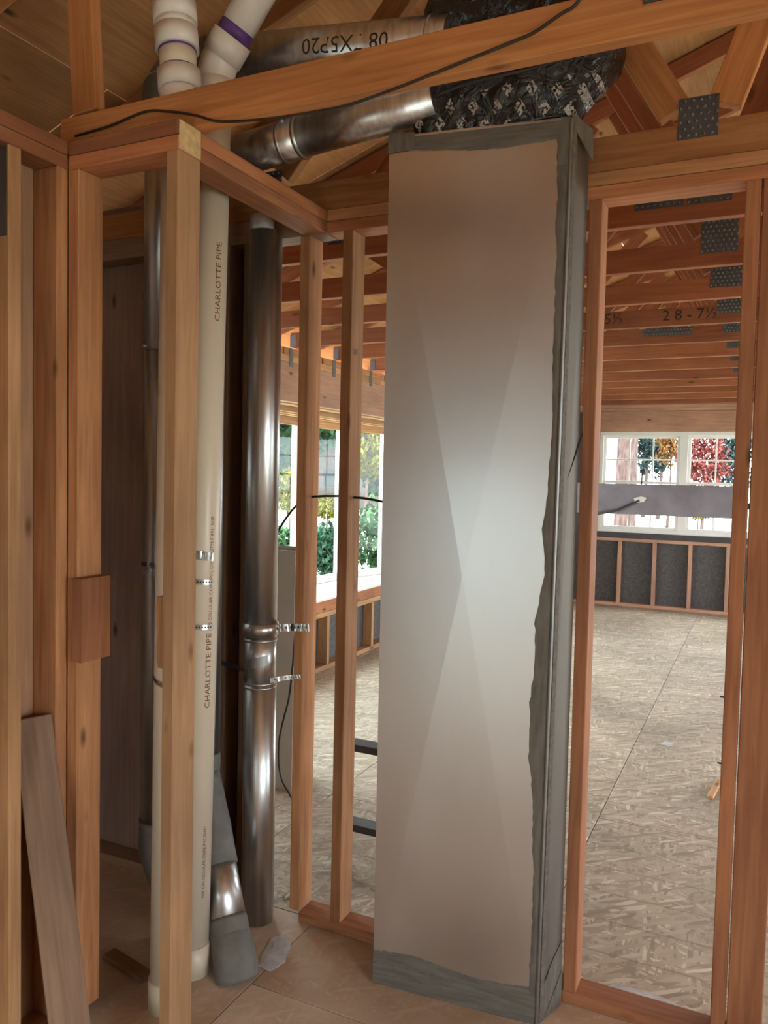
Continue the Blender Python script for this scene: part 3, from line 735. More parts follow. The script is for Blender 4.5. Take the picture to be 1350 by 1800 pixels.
poly_prism('corner_tape', [fpt(-0.004, 2.53, 0.004), fpt(0.15, 2.535, 0.004), fpt(0.15, 2.583, 0.004), fpt(-0.004, 2.590, 0.004)], 0.002, fn, 'mastic', duct)
poly_prism('corner_tape', [fpt(0.94, 2.45, 0.004), fpt(1.0, 2.45, 0.004), fpt(1.0, 2.578, 0.004), fpt(0.95, 2.58, 0.004)], 0.002, fn, 'mastic', duct)
poly_prism('loose_tape', [(-0.514, 2.22, 2.59), (-0.470, 2.30, 2.565), (-0.468, 2.305, 2.478), (-0.506, 2.235, 2.55)], 0.002, (0.87, -0.5, 0.1), 'mastic', duct)

# ---- black wrapped transition above the duct
def loft_wrap():
    rings = []
    prof = [(0.0, -0.985, -0.515, 2.20, 2.345), (0.03, -0.985, -0.495, 2.185, 2.345), (0.08, -0.975, -0.445, 2.16, 2.345), (0.13, -0.972, -0.40, 2.14, 2.345), (0.20, -0.965, -0.385, 2.12, 2.345),
            (0.30, -0.93, -0.42, 2.10, 2.345), (0.40, -0.90, -0.46, 2.08, 2.345), (0.55, -0.87, -0.49, 2.06, 2.345), (0.75, -0.85, -0.5, 2.06, 2.345)]
    fine = []
    for a, b in zip(prof, prof[1:]):
        for q in range(5): fine.append(tuple(x + (y - x) * q / 5 for x, y in zip(a, b)))
    fine.append(prof[-1])
    bm = bmesh.new(); N = 72
    for (z, x0, x1, y0, y1) in fine:
        ring = []
        cx, cy, hx, hy = (x0 + x1) / 2, (y0 + y1) / 2, (x1 - x0) / 2, (y1 - y0) / 2
        for k in range(N):
            a = 2 * PI * k / N; c, s = math.cos(a), math.sin(a); e = 0.32
            px = cx + hx * math.copysign(abs(c) ** e, c); py = cy + hy * math.copysign(abs(s) ** e, s)
            amp = 0.016 * min(1, 0.25 + z / 0.12)
            dn = noise.noise(Vector((px * 7, py * 7, z * 16 + px * 5))) * amp + noise.noise(Vector((px * 22, py * 22, z * 40))) * amp * 0.4
            d = Vector((px - cx, (py - cy) * 3, 0)).normalized()
            py2 = min(py + d.y * dn, 2.355)
            ring.append(bm.verts.new((px + d.x * dn, py2, 2.578 + z)))
        rings.append(ring)
    for A, B in zip(rings, rings[1:]):
        for k in range(N):
            f = bm.faces.new((A[k], A[(k + 1) % N], B[(k + 1) % N], B[k])); f.smooth = True
    bm.faces.new(list(reversed(rings[0]))); bm.faces.new(rings[-1])
    for v in bm.verts: v.co -= Vector((-0.72, 2.25, 2.578))
    return bm
wrap = empty('wrapped_duct', (-0.72, 2.25, 2.578), 'crinkled black plastic wrapped duct rising from the rectangular duct', 'duct')
link('wrapping', loft_wrap(), 'wrap', wrap, Matrix.Translation((-0.72, 2.25, 2.578)))
tube('tape_band', smooth_path([(-0.99, 2.175, 2.66), (-0.8, 2.135, 2.675), (-0.6, 2.13, 2.68), (-0.45, 2.14, 2.70)], 6), 0.004, 'steel_dark', wrap, 6)

# ================================================================= PVC PIPES
def lerp(a, b, t): return Vector(a).lerp(Vector(b), t)
p1b, p1t = Vector((-1.572, 1.965, 0.0)), Vector((-1.515, 1.955, 2.70))
pvc1 = empty('pvc_pipe', p1b, 'cream plastic drain pipe right of the chase corner stud, ending in a bent elbow', 'pipe', 'plastic pipes in the chase')
ax1 = (p1t - p1b).normalized()
tube('pipe', [p1b, p1t], 0.050, 'pvc_pipe', pvc1, 32)
tube('base_hub', [p1b, p1b + ax1 * 0.10], 0.0545, 'pvc_pipe', pvc1, 32)
def el(c, d0, d1, r, n=10):
    """arc of an elbow from direction d0 to d1 starting at c"""
    d0 = Vector(d0).normalized(); d1 = Vector(d1).normalized(); ang = d0.angle(d1); axn = d0.cross(d1).normalized(); side = axn.cross(d0)
    ctr = Vector(c) + side * r
    return [ctr + Matrix.Rotation(ang * i / n, 3, axn) @ (-side * r) for i in range(n + 1)]
e_d = Vector((0.62, 0.0, 0.78)).normalized()
arc = el(p1t - Vector((0, 0, 0.0)) + ax1 * 0.03, ax1, e_d, 0.13)
tube('primer_ring', [p1t - ax1 * 0.05, p1t - ax1 * 0.02], 0.0508, 'primer', pvc1, 32)
tube('elbow_hub', [p1t - ax1 * 0.02, p1t + ax1 * 0.035], 0.0585, 'pvc', pvc1, 32)
tube('elbow', arc, 0.055, 'pvc', pvc1, 32)
h0 = arc[-1]; h1 = h0 + e_d * 0.055
tube('elbow_hub', [h0 - e_d * 0.01, h1], 0.0595, 'pvc', pvc1, 32)
tube('primer_ring', [h1 - e_d * 0.002, h1 + e_d * 0.032], 0.0512, 'primer', pvc1, 32)
tube('pipe', [h1 - e_d * 0.01, h1 + e_d * 0.33], 0.0505, 'pvc', pvc1, 32)
rdir = (0.97, -0.24, 0)
for z, body, sz in ((2.03, 'CHARLOTTE PIPE', 0.024), (0.86, 'CHARLOTTE PIPE', 0.024)):
    text_on_pipe('lettering', body, sz, p1b + ax1 * (z / ax1.z), ax1, rdir, 0.050, 'ink', pvc1, 1.25)
for z, body, sz in ((1.10, 'ABS CELLULAR CORE PVC DWV ASTM F 891  NSF', 0.016), (0.26, 'NSF 4 IN CELLULAR CORE PVC DWV', 0.014)):
    text_on_pipe('lettering', body, sz, p1b + ax1 * (z / ax1.z), ax1, rdir, 0.050, 'ink', pvc1)
p2b, p2t = Vector((-1.532, 1.80, 0.0)), Vector((-1.513, 1.80, 2.60))
pvc2 = empty('pvc_pipe', p2b, 'pale plastic drain pipe left of the chase corner stud, with stacked couplings above the plate', 'pipe', 'plastic pipes in the chase')
ax2 = (p2t - p2b).normalized()
tube('pipe', [p2b, p2t], 0.050, 'pvc_pipe', pvc2, 32); tube('base_hub', [p2b, p2b + ax2 * 0.09], 0.0545, 'pvc_pipe', pvc2, 32)
up2 = Vector((-0.10, 0.0, 1)).normalized()
q = p2t.copy()
arc2 = el(q, Vector((0.06, 0, 1)), up2, 0.25, 6)
tube('offset_bend', [q - ax2 * 0.05] + arc2, 0.056, 'pvc', pvc2, 32)
q = arc2[-1]
tube('coupling_hub', [q, q + up2 * 0.055], 0.060, 'pvc', pvc2, 32)
tube('primer_ring', [q + up2 * 0.053, q + up2 * 0.062], 0.0525, 'primer', pvc2, 32)
tube('short_nipple', [q + up2 * 0.05, q + up2 * 0.12], 0.0505, 'pvc_pipe', pvc2, 32)
tube('primer_ring', [q + up2 * 0.110, q + up2 * 0.116], 0.0522, 'primer', pvc2, 32)
tube('coupling_hub', [q + up2 * 0.115, q + up2 * 0.172], 0.060, 'pvc', pvc2, 32)
tube('coupling_body', [q + up2 * 0.17, q + up2 * 0.19], 0.0555, 'pvc', pvc2, 32)
tube('coupling_hub', [q + up2 * 0.19, q + up2 * 0.25], 0.0605, 'pvc', pvc2, 32)
tube('pipe', [q + up2 * 0.24, q + up2 * 0.45], 0.0505, 'pvc_pipe', pvc2, 32)

# ================================================================= ROUND METAL DUCTS
def lump_tube(name, pts, rad, mat, parent, amp=0.004, n=28, k=5):
    """taped, slightly lumpy tube"""
    P = []
    for a, b in zip(pts, pts[1:]):
        for q in range(k): P.append(Vector(a).lerp(Vector(b), q / k))
    P.append(Vector(pts[-1])); bm = tube_bm(P, rad, n)
    for v in bm.verts:
        d = noise.noise(v.co * 11) * amp + noise.noise(v.co * 34) * amp * 0.4
        v.co += Vector((noise.noise(v.co * 9 + Vector((5, 0, 0))), noise.noise(v.co * 9 + Vector((0, 5, 0))), 0)).normalized() * d if d else Vector()
    return link(name, bm, mat, parent)
A0 = Vector((-1.735, 2.0, 0))
dA = empty('round_duct', A0, 'shiny round duct at the dark left of the chase, half behind the pale pipe', 'duct', 'round risers in the chase')
tube('pipe', [A0 + Vector((0, 0, 0.42)), A0 + Vector((0, 0, 1.98))], 0.0635, 'galv_pipe', dA, 40); tube('pipe', [A0 + Vector((0, 0, 1.96)), A0 + Vector((0, 0, 2.80))], 0.0650, 'galv_pipe', dA, 40)
lump_tube('taped_elbow', [A0 + Vector((0, 0, 0.45)), A0 + Vector((0, 0, 0.35)), A0 + Vector((0.045, 0.02, 0.20)), A0 + Vector((0.085, 0.04, 0.0))], 0.069, 'tape', dA)
lump_tube('taped_elbow', [A0 + Vector((0, 0.0, 2.62)), A0 + Vector((0, 0, 2.76)), A0 + Vector((0.03, 0.05, 2.85)), A0 + Vector((0.10, 0.1, 2.885))], 0.076, 'tape', dA)
tube('screw', [A0 + Vector((-0.02, -0.06, 1.97)), A0 + Vector((-0.024, -0.072, 1.97))], 0.004, 'galv_pipe', dA, 8)
B0 = Vector((-1.745, 2.22, 0))
dB = empty('round_duct', B0, 'round duct behind the cream pipe, bending out to a grey taped boot on the floor', 'duct', 'round risers in the chase')
tube('pipe', [B0 + Vector((0, 0, 0.5)), B0 + Vector((0, 0, 2.52))], 0.0635, 'galv_pipe', dB, 40)
Bf = Vector((-1.425, 2.0, 0.0)); Bs = B0 + Vector((0.0, 0, 0.52))
lump_tube('taped_elbow', [B0 + Vector((0, 0, 0.60)), Bs, lerp(Bs, Bf + Vector((0, 0, 0.02)), 0.50)], 0.066, 'tape', dB)
tube('sleeve', [lerp(Bs, Bf, 0.40), lerp(Bs, Bf, 0.80)], 0.0625, 'galv_pipe', dB, 40)
lump_tube('floor_boot', [lerp(Bs, Bf, 0.73), lerp(Bs, Bf, 0.82), Bf + Vector((-0.02, 0.014, 0.06)), Bf], [0.064 + 0.004 * min(1, i / 12) for i in range(16)], 'tape', dB)
lump_tube('taped_elbow', [B0 + Vector((0, 0, 2.48)), B0 + Vector((0, 0, 2.57)), B0 + Vector((0.06, 0, 2.62)), B0 + Vector((0.12, -0.01, 2.632))], 0.067, 'tape', dB)
C0 = Vector((-1.566, 2.308, 0)); rC = 0.0575
dC = empty('round_duct', C0, 'bright round duct with a joint band and straps, beside the open studs', 'duct', 'round risers in the chase')
tube('pipe', [C0 + Vector((0.006, 0, 0.0)), C0 + Vector((0.002, 0, 0.85))], rC, 'galv_pipe', dC, 48)
tube('pipe', [C0 + Vector((0.002, 0, 0.84)), C0 + Vector((0.002, 0, 1.02))], rC * 0.965, 'galv_pipe', dC, 48)
tube('pipe', [C0 + Vector((0.002, 0, 1.01)), C0 + Vector((0, 0, 2.40))], rC * 0.99, 'galv_pipe', dC, 48)
for z in (0.835, 0.85, 1.0): tube('bead', [C0 + Vector((0.002, 0, z)), C0 + Vector((0.002, 0, z + 0.005))], rC + 0.0012, 'galv_pipe', dC, 48)
tube('joint_band', [C0 + Vector((0.002, 0, 1.02)), C0 + Vector((0.002, 0, 1.062))], rC + 0.005, 'strap', dC, 48)
tube('tape_cap', [C0 + Vector((-0.012, -0.005, 2.39)), C0 + Vector((-0.012, -0.005, 2.455))], rC * 0.72, 'paper', dC, 32)
bm = bmesh.new()
for i in range(9):
    for j in range(3):
        a = math.radians(-100 + i * 9); v = bm.verts.new(C0 + Vector((math.cos(a) * (rC + 0.001), math.sin(a) * (rC + 0.001), 0.905 + j * 0.018 + i * 0.002)))
bm.verts.ensure_lookup_table()
for i in range(8):
    for j in range(2): bm.faces.new((bm.verts[i * 3 + j], bm.verts[i * 3 + 3 + j], bm.verts[i * 3 + 4 + j], bm.verts[i * 3 + 1 + j]))
link('sticker', bm, 'galv_dull', dC)
# attic ducts running to the wrapped box
D0, D1 = Vector((-1.64, 2.10, 2.885)), Vector((-0.84, 2.14, 2.80))
dD = empty('round_duct', D0, 'upper shiny round duct in the attic, printed with dotted characters', 'duct', 'round ducts in the attic')
tube('pipe', [D0, D1], 0.072, 'galv_pipe', dD, 48)
tube('seam_bead', [D0.lerp(D1, 0.93), D0.lerp(D1, 0.94)], 0.0745, 'galv_pipe', dD, 48)
me = text_mesh('08 5X5P20', 0.062)
axD = (D1 - D0).normalized()
text_on_pipe('lettering', '08 7X5P20', 0.062, D0.lerp(D1, 0.80), -axD, (0.0, -0.99, 0.12), 0.072, 'black_ink', dD, 1.0)
bpy.data.meshes.remove(me)
F0, F1 = Vector((-1.62, 2.215, 2.632)), Vector((-0.90, 2.20, 2.684))
dF = empty('round_duct', F0, 'lower shiny round duct with a coupling ring, above the chase top plate', 'duct', 'round ducts in the attic')
axF = (F1 - F0).normalized()
tube('pipe', [F0.lerp(F1, 0.33), F1], 0.060, 'galv_pipe', dF, 48)
tube('coupling', [F0, F0.lerp(F1, 0.36)], 0.0635, 'galv_pipe', dF, 48)
for t in (0.26, 0.345): tube('bead', [F0.lerp(F1, t), F0.lerp(F1, t + 0.012)], 0.0665, 'galv_pipe', dF, 48)
tube('screw', [F0.lerp(F1, 0.3) + Vector((0, -0.055, 0.03)), F0.lerp(F1, 0.3) + Vector((0, -0.066, 0.038))], 0.004, 'strap', dF, 8)

# ================================================================= STRAPS, BLOCKS, CABLES
def strap(name, pts, w, label, up=(0, 0, 1), holes=True, crumple=0.0, group=None, mat='strap'):
    """perforated steel strap following a path; w is its width"""
    P = smooth_path(pts, 6); up = Vector(up); bm = bmesh.new(); rows = []
    for i, p in enumerate(P):
        t = (P[min(i + 1, len(P) - 1)] - P[max(i - 1, 0)]).normalized(); wd = (up - t * up.dot(t)).normalized()
        tw = crumple * noise.noise(Vector((i * 0.9, 2, 1))) * 3; wd = Matrix.Rotation(tw, 3, t) @ wd; n = t.cross(wd)
        rows.append([bm.verts.new(p + wd * (w / 2) * a + n * 0.0009 * b) for a, b in ((-1, -1), (1, -1), (1, 1), (-1, 1))])
    for A, B in zip(rows, rows[1:]):
        for q in range(4): bm.faces.new((A[q], A[(q + 1) % 4], B[(q + 1) % 4], B[q]))
    bm.faces.new(list(reversed(rows[0]))); bm.faces.new(rows[-1])
    bmesh.ops.recalc_face_normals(bm, faces=bm.faces[:])
    e = empty(name, P[0], label, 'strap', group or 'steel pipe straps')
    link('band', bm, mat, e)
    if holes:
        for i in range(3, len(P) - 2, 3):
            t = (P[i + 1] - P[i - 1]).normalized(); wd = (up - t * up.dot(t)).normalized(); n = t.cross(wd)
            if n.dot(Vector((0, 0, 1.59)) - P[i]) < 0 and n.dot(-P[i]) < 0: n = -n
            tube('hole', [P[i] - n * 0.0004, P[i] + n * 0.0014], w * 0.17, 'steel_dark', e, 10)
    return e
def ring_pts(c, r, a0, a1, z, n=7, dz=0.0):
    return [Vector((c[0] + r * math.cos(math.radians(a0 + (a1 - a0) * i / n)), c[1] + r * math.sin(math.radians(a0 + (a1 - a0) * i / n)), z + dz * i / n)) for i in range(n + 1)]
def on1(z): return p1b + ax1 * (z / ax1.z)
strap('pipe_strap', [Vector((-1.396, 1.70, 1.345)), Vector((-1.42, 1.80, 1.343))] and ring_pts(on1(1.33), 0.053, 205, 345, 1.345, 8, -0.02), 0.026, 'twisted plain steel strap, topmost on the cream pipe', holes=False, crumple=0.12)
strap('pipe_strap', ring_pts(on1(1.25), 0.0525, 200, 350, 1.256, 8, -0.008), 0.016, 'perforated steel strap, middle one on the cream pipe')
strap('pipe_strap', ring_pts(on1(1.11), 0.0525, 200, 350, 1.115, 8, -0.004), 0.016, 'perforated steel strap, lowest on the cream pipe')
strap('pipe_strap', ring_pts((A0.x, A0.y), 0.066, 190, 275, 1.286, 5) + [Vector((-1.62, 1.80, 1.288)), Vector((-1.585, 1.752, 1.288))], 0.014, 'dark steel band joining the left round duct and pale pipe', holes=False, mat='steel_dark')
strap('pipe_strap', ring_pts((p2b.x + 0.012, p2b.y), 0.0525, 175, 320, 1.0, 7, -0.035), 0.014, 'perforated steel strap slanting round the pale pipe')
strap('pipe_strap', [Vector((-1.512, 2.305, 1.043)), Vector((-1.49, 2.325, 1.046)), Vector((-1.465, 2.345, 1.046)), Vector((-1.452, 2.351, 1.047)), Vector((-1.42, 2.352, 1.05)), Vector((-1.395, 2.352, 1.052))], 0.026, 'crumpled steel strap from the bright round duct joint to the stud', crumple=0.25)
strap('pipe_strap', [Vector((-1.51, 2.29, 0.866)), Vector((-1.49, 2.32, 0.868)), Vector((-1.46, 2.35, 0.871)), Vector((-1.425, 2.352, 0.876))], 0.016, 'perforated steel strap below the joint of the bright round duct', crumple=0.12)
strap('pipe_strap', [Vector((-1.77, 2.352, 0.885)), Vector((-1.70, 2.35, 0.877)), Vector((-1.645, 2.342, 0.868)), Vector((-1.60, 2.262, 0.862))], 0.016, 'dark perforated strap left of the bright round duct', mat='steel_dark')

def block(name, x0, x1, y0, y1, z0, z1, label, mat):
    bm = bmesh.new(); bmesh.ops.create_cube(bm, size=1)
    bmesh.ops.subdivide_edges(bm, edges=bm.edges[:], cuts=4, use_grid_fill=True)
    c = Vector(((x0 + x1) / 2, (y0 + y1) / 2, (z0 + z1) / 2)); d = (x1 - x0, y1 - y0, z1 - z0)
    for v in bm.verts:
        o = Vector((v.co.x * d[0], v.co.y * d[1], v.co.z * d[2]))
        o += Vector((1, 0, 0)) * noise.noise((o + c) * 23) * 0.006 * (1 if o.x < 0 else 0.3)
        v.co = Vector((o.z, o.x, o.y))           # grain (x) runs up the block
    R = Matrix(((0, 1, 0, c.x), (0, 0, 1, c.y), (1, 0, 0, c.z), (0, 0, 0, 1)))
    o = link(name, bm, mat, None, R); tag(o, label, 'wood block'); return o
block('wood_block', -1.691, -1.655, 1.585, 1.69, 1.055, 1.285, 'rough reddish wood block nailed to the stud at the left of the chase', 'fir_red')
block('wood_block', -1.424, -1.394, 1.62, 1.692, 1.065, 1.255, 'small pale wood block on the left side of the chase corner stud', 'fir_pale')
lb = lumber('leaning_board', (-1.555, 1.475, 0.012), (-1.785, 1.535, 0.90), 0.10, 0.038, (0.66, 0.75, 0), 'fir_dusty'); tag(lb, 'dusty scuffed board leaning into the left stud bay', 'board')

def cable(name, pts, r, label, mat='cable', n=10):
    o = tube(name, smooth_path(pts, 7), r, mat, None, n); tag(o, label, 'cable'); return o
cable('cable', [(-0.36, 1.662, 2.58), (-0.384, 1.658, 2.547), (-0.413, 1.66, 2.537), (-0.465, 1.66, 2.513), (-0.513, 1.661, 2.503), (-0.575, 1.661, 2.492), (-0.692, 1.66, 2.471), (-0.788, 1.655, 2.452), (-0.919, 1.655, 2.437), (-1.075, 1.655, 2.441), (-1.19, 1.655, 2.45), (-1.277, 1.655, 2.464), (-1.345, 1.655, 2.49), (-1.442, 1.656, 2.517), (-1.518, 1.66, 2.529), (-1.638, 1.66, 2.513), (-1.763, 1.66, 2.506)], 0.0035, 'thin dark cable sagging along the nearest truss', 'cable_brown')
cable('cable', [(-1.60, 2.40, 1.30), (-1.56, 2.40, 1.372), (-1.52, 2.40, 1.429), (-1.485, 2.40, 1.467), (-1.438, 2.40, 1.499), (-1.326, 2.40, 1.508), (-1.27, 2.40, 1.506), (-1.216, 2.40, 1.504), (-1.147, 2.40, 1.495), (-1.0, 2.40, 1.47)], 0.0042, 'black cable threaded through the two open studs')
cable('cable', [(-1.90, 3.10, 0.95), (-1.915, 3.1, 0.802), (-1.92, 3.1, 0.709), (-1.938, 3.1, 0.547), (-1.967, 3.1, 0.436), (-1.987, 3.1, 0.339), (-1.988, 3.1, 0.231), (-1.968, 3.1, 0.148), (-1.925, 3.1, 0.09), (-1.895, 3.11, 0.03), (-1.87, 3.13, 0.006)], 0.0045, 'black hose looping down before the grey metal box')
cable('cable', [(-0.484, 2.350, 1.72), (-0.486, 2.349, 1.702), (-0.505, 2.305, 1.61), (-0.523, 2.247, 1.52), (-0.526, 2.232, 1.50), (-0.524, 2.238, 1.482)], 0.003, 'short dark wire slanting across the side of the tall duct')

# ================================================================= THINGS IN THE FAR ROOM
# galvanised box standing behind the chase
gx = empty('metal_box', (-2.06, 3.42, 0), 'grey sheet metal duct section standing on end behind the bright round duct', 'duct section')
def open_box(c, rz, w, d, h, th=0.004):
    R = Matrix.Translation(c) @ Matrix.Rotation(rz, 4, 'Z')
    for (x0, x1, y0, y1) in ((-w / 2, w / 2, -d / 2, -d / 2 + th), (-w / 2, w / 2, d / 2 - th, d / 2), (-w / 2, -w / 2 + th, -d / 2 + th, d / 2 - th), (w / 2 - th, w / 2, -d / 2 + th, d / 2 - th)):
        bm = bmesh.new(); bmesh.ops.create_cube(bm, size=1)
        for v in bm.verts: v.co = Vector(((v.co.x + 0.5) * (x1 - x0) + x0, (v.co.y + 0.5) * (y1 - y0) + y0, (v.co.z + 0.5) * h))
        link('side_panel', bm, 'galv_box', gx, R)
    bm = bmesh.new(); bmesh.ops.create_cube(bm, size=1)
    for v in bm.verts: v.co = Vector((v.co.x * (w + 0.012), v.co.y * 0.012 - d / 2 - 0.004, v.co.z * 0.012 + h - 0.006))
    link('rim', bm, 'galv_box', gx, R)
open_box(Vector((-2.185, 3.42, 0)), 0.10, 0.24, 0.22, 1.20)
# two-step stool behind the studs
stl = empty('step_stool', (-1.15, 2.85, 0), 'dark two-step stool half hidden between the stud and tall duct', 'step stool')
for z in (0.198, 0.517): bx('step', -1.46, -0.88, 2.715, 2.79, z - 0.014, z + 0.014, 'steel_dark', stl)
for xf, xr in ((-1.475, -1.60), (-0.87, -0.87)):
    lumber('leg', (xf, 2.755, 0.0), (xf, 2.755, 0.56), 0.022, 0.05, (1, 0, 0), 'steel_dark', stl)
    lumber('leg', (xr, 3.0, 0.0), (xf, 2.80, 0.55), 0.03, 0.022, (0, 1, 0), 'steel_dark', stl)
# dark scaffold plank on two stands
sc = empty('scaffold', (-0.6, 6.0, 0), 'dark grey scaffold plank set on edge at eye level before the far window', 'scaffold')
bx('plank', -1.62, -0.185, 5.985, 6.015, 1.33, 1.552, 'greyboard', sc)
for x in (-1.58, -1.36):
    lumber('stand_post', (x, 6.03, 0), (x, 6.03, 1.62), 0.04, 0.04, (1, 0, 0), 'steel_dark', sc)
for x in (-0.06, 0.12):
    lumber('stand_post', (x, 6.03, 0), (x, 6.03, 1.62), 0.04, 0.04, (1, 0, 0), 'steel_dark', sc)
bx('stand_rail', -1.62, -1.32, 6.016, 6.05, 1.40, 1.44, 'steel_dark', sc); bx('stand_rail', -0.20, 0.16, 6.016, 6.05, 1.40, 1.44, 'steel_dark', sc)
tube('knob_stem', [(-0.795, 6.0, 1.55), (-0.79, 6.0, 1.635)], 0.006, 'steel_dark', sc, 10)
tube('knob', [(-0.79, 6.0, 1.632), (-0.79, 6.0, 1.642), (-0.79, 6.0, 1.655), (-0.79, 6.0, 1.662)], [0.010, 0.021, 0.021, 0.008], 'steel_dark', sc, 16)
tube('clamp_rod', [(-1.12, 5.975, 1.318), (-0.95, 5.972, 1.36), (-0.80, 5.974, 1.435)], 0.009, 'steel_dark', sc, 10)
poly_prism('bright_hole_patch', [(-0.83, 5.97, 1.415), (-0.77, 5.97, 1.425), (-0.75, 5.97, 1.455), (-0.79, 5.97, 1.465), (-0.84, 5.97, 1.45)], 0.012, (0, -1, 0), 'white', sc)  # white patch stands for daylight showing through a hole in the plank
sk = lumber('wood_offcut', (-0.175, 4.23, 0.009), (-0.145, 4.50, 0.009), 0.03, 0.016, (1, 0, 0), 'fir_pale'); tag(sk, 'thin pale offcut lying on the strand board near the right jamb', 'offcut')
def scrap(name, pts, label, th=0.0025, mat='paper', z=0.0):
    bm = bmesh.new(); c = Vector((sum(p[0] for p in pts) / len(pts), sum(p[1] for p in pts) / len(pts), z))
    rim = []; n = len(pts)
    for i in range(n):
        a = Vector((*pts[i], z)); b = Vector((*pts[(i + 1) % n], z))
        for q in range(4):
            p = a.lerp(b, q / 4); p += Vector((noise.noise(p * 40), noise.noise(p * 40 + Vector((9, 0, 0))), 0)) * 0.006; rim.append(p)
    layers = []
    for s in (1.0, 0.66, 0.33):
        layers.append([bm.verts.new(c + (p - c) * s - c + Vector((0, 0, th * (1.2 - s) + 0.0012 + 0.004 * (1 - s) * abs(noise.noise(p * 30 * s))))) for p in rim])
    top = bm.verts.new(Vector((0, 0, th * 1.6))); m = len(rim)
    bot = [bm.verts.new(p - c + Vector((0, 0, 0.0003))) for p in rim]
    for A, B in zip(layers, layers[1:]):
        for k in range(m): bm.faces.new((A[k], A[(k + 1) % m], B[(k + 1) % m], B[k]))
    for k in range(m): bm.faces.new((layers[-1][k], layers[-1][(k + 1) % m], top)); bm.faces.new((bot[k], bot[(k + 1) % m], layers[0][(k + 1) % m], layers[0][k]))
    bm.faces.new(list(reversed(bot)))
    bmesh.ops.recalc_face_normals(bm, faces=bm.faces[:])
    o = link(name, bm, mat, None, Matrix.Translation(c)); tag(o, label, 'scrap'); return o
scrap('paper_scrap', [(-1.40, 2.08), (-1.352, 2.075), (-1.335, 2.14), (-1.375, 2.235), (-1.425, 2.262), (-1.447, 2.23), (-1.43, 2.157)], 'torn pale grey scrap on the floor beside the taped boot')
scrap('paper_scrap', [(-0.50, 4.97), (-0.43, 4.965), (-0.42, 5.02), (-0.47, 5.045)], 'tiny bluish white scrap on the strand board beyond the doorway')
scrap('plaster_patch', [(-0.40, 2.47), (-0.22, 2.452), (-0.10, 2.452), (-0.13, 2.50), (-0.25, 2.53), (-0.36, 2.52)], 'pale dusty smear on the floor behind the doorway bottom plate', 0.001)
sb = lumber('floor_board', (-1.86, 1.90, 0.010), (-1.66, 1.86, 0.010), 0.05, 0.019, (0.2, 1, 0), 'fir_dusty'); tag(sb, 'short board lying on the floor inside the chase', 'board')
rd = tube('metal_rod', [(-1.543, 2.455, 0.008), (-1.541, 2.62, 0.008)], 0.007, 'pvc', None, 12); tag(rd, 'short pale rod on the floor right of the bright round duct', 'rod')

# ================================================================= OUTSIDE
GZ = -0.55
bm = bmesh.new(); bmesh.ops.create_grid(bm, x_segments=60, y_segments=60, size=70)
for v in bm.verts: v.co.z = noise.noise(v.co * 0.06) * 0.25 - 0.1
gr = link('ground', bm, 'lawn', None, Matrix.Translation((-10, 20, GZ))); tag(gr, 'dull lawn and soil around the house outside the windows', 'ground', kind='structure')
def road(name, label, pts, w):
    bm = bmesh.new(); rows = []
    for i, p in enumerate(pts):
        a = Vector(pts[max(0, i - 1)]); b = Vector(pts[min(len(pts) - 1, i + 1)]); d = (b - a).normalized(); n = Vector((-d.y, d.x, 0))
        rows.append([bm.verts.new(Vector(p) + n * w / 2 * s + Vector((0, 0, dz))) for s, dz in ((-1, -0.3), (-1, 0.06), (1, 0.06), (1, -0.3))])
    for A, B in zip(rows, rows[1:]):
        for q in range(3): bm.faces.new((A[q], A[q + 1], B[q + 1], B[q]))
    bmesh.ops.recalc_face_normals(bm, faces=bm.faces[:])
    o = link(name, bm, 'road', None); tag(o, label, 'road', kind='structure'); return o
road('driveway', 'pale driveway crossing outside the windows', [(-24, 11.5, GZ + 0.12), (-19, 13.7, GZ + 0.12), (-10, 18, GZ + 0.12), (-3, 21.3, GZ + 0.12), (6, 23, GZ + 0.12), (20, 24, GZ + 0.12)], 6.5)


def foliage(center, rx, ry, rz, n, leaf, seed):
    rnd = random.Random(seed); bm = bmesh.new()
    for i in range(n):
        while True:
            p = Vector((rnd.uniform(-1, 1), rnd.uniform(-1, 1), rnd.uniform(-1, 1)))
            if 0.25 < p.length < 1: break
        w = 1 + 0.35 * noise.noise(p * 2.2 + Vector((seed, 0, 0)))
        p = Vector((p.x * rx * w, p.y * ry * w, p.z * rz * w))
        R = Matrix.Rotation(rnd.uniform(0, 2 * PI), 3, 'Z') @ Matrix.Rotation(rnd.uniform(-1.2, 1.2), 3, 'X'); s = leaf * rnd.uniform(0.6, 1.4)
        vs = [bm.verts.new(p + R @ Vector(q)) for q in ((-s * 0.45, 0, 0), (0, -s * 0.9, s * 0.1), (s * 0.45, 0, 0), (0, s * 0.9, -s * 0.1))]
        bm.faces.new(vs)
    return bm
def tree(name, label, x, y, h, rx, rz, leafmat, n=1800, leaf=0.16, trunk=0.12, seed=1, group='trees and shrubs outside'):
    t = empty(name, (x, y, GZ), label, 'tree' if h > 2 else 'shrub', group)
    cz = h - rz
    tube('trunk', smooth_path([(x, y, GZ - 0.1), (x + 0.05 * h * 0.3, y, GZ + cz * 0.5), (x, y + 0.03 * h, GZ + cz + rz * 0.3)], 4), [trunk * (1 - 0.6 * i / 8) for i in range(9)], 'bark', t, 12)
    link('foliage', foliage((0, 0, 0), rx, rx, rz, n, leaf, seed), leafmat, t, Matrix.Translation((x, y, GZ + cz)))
    return t
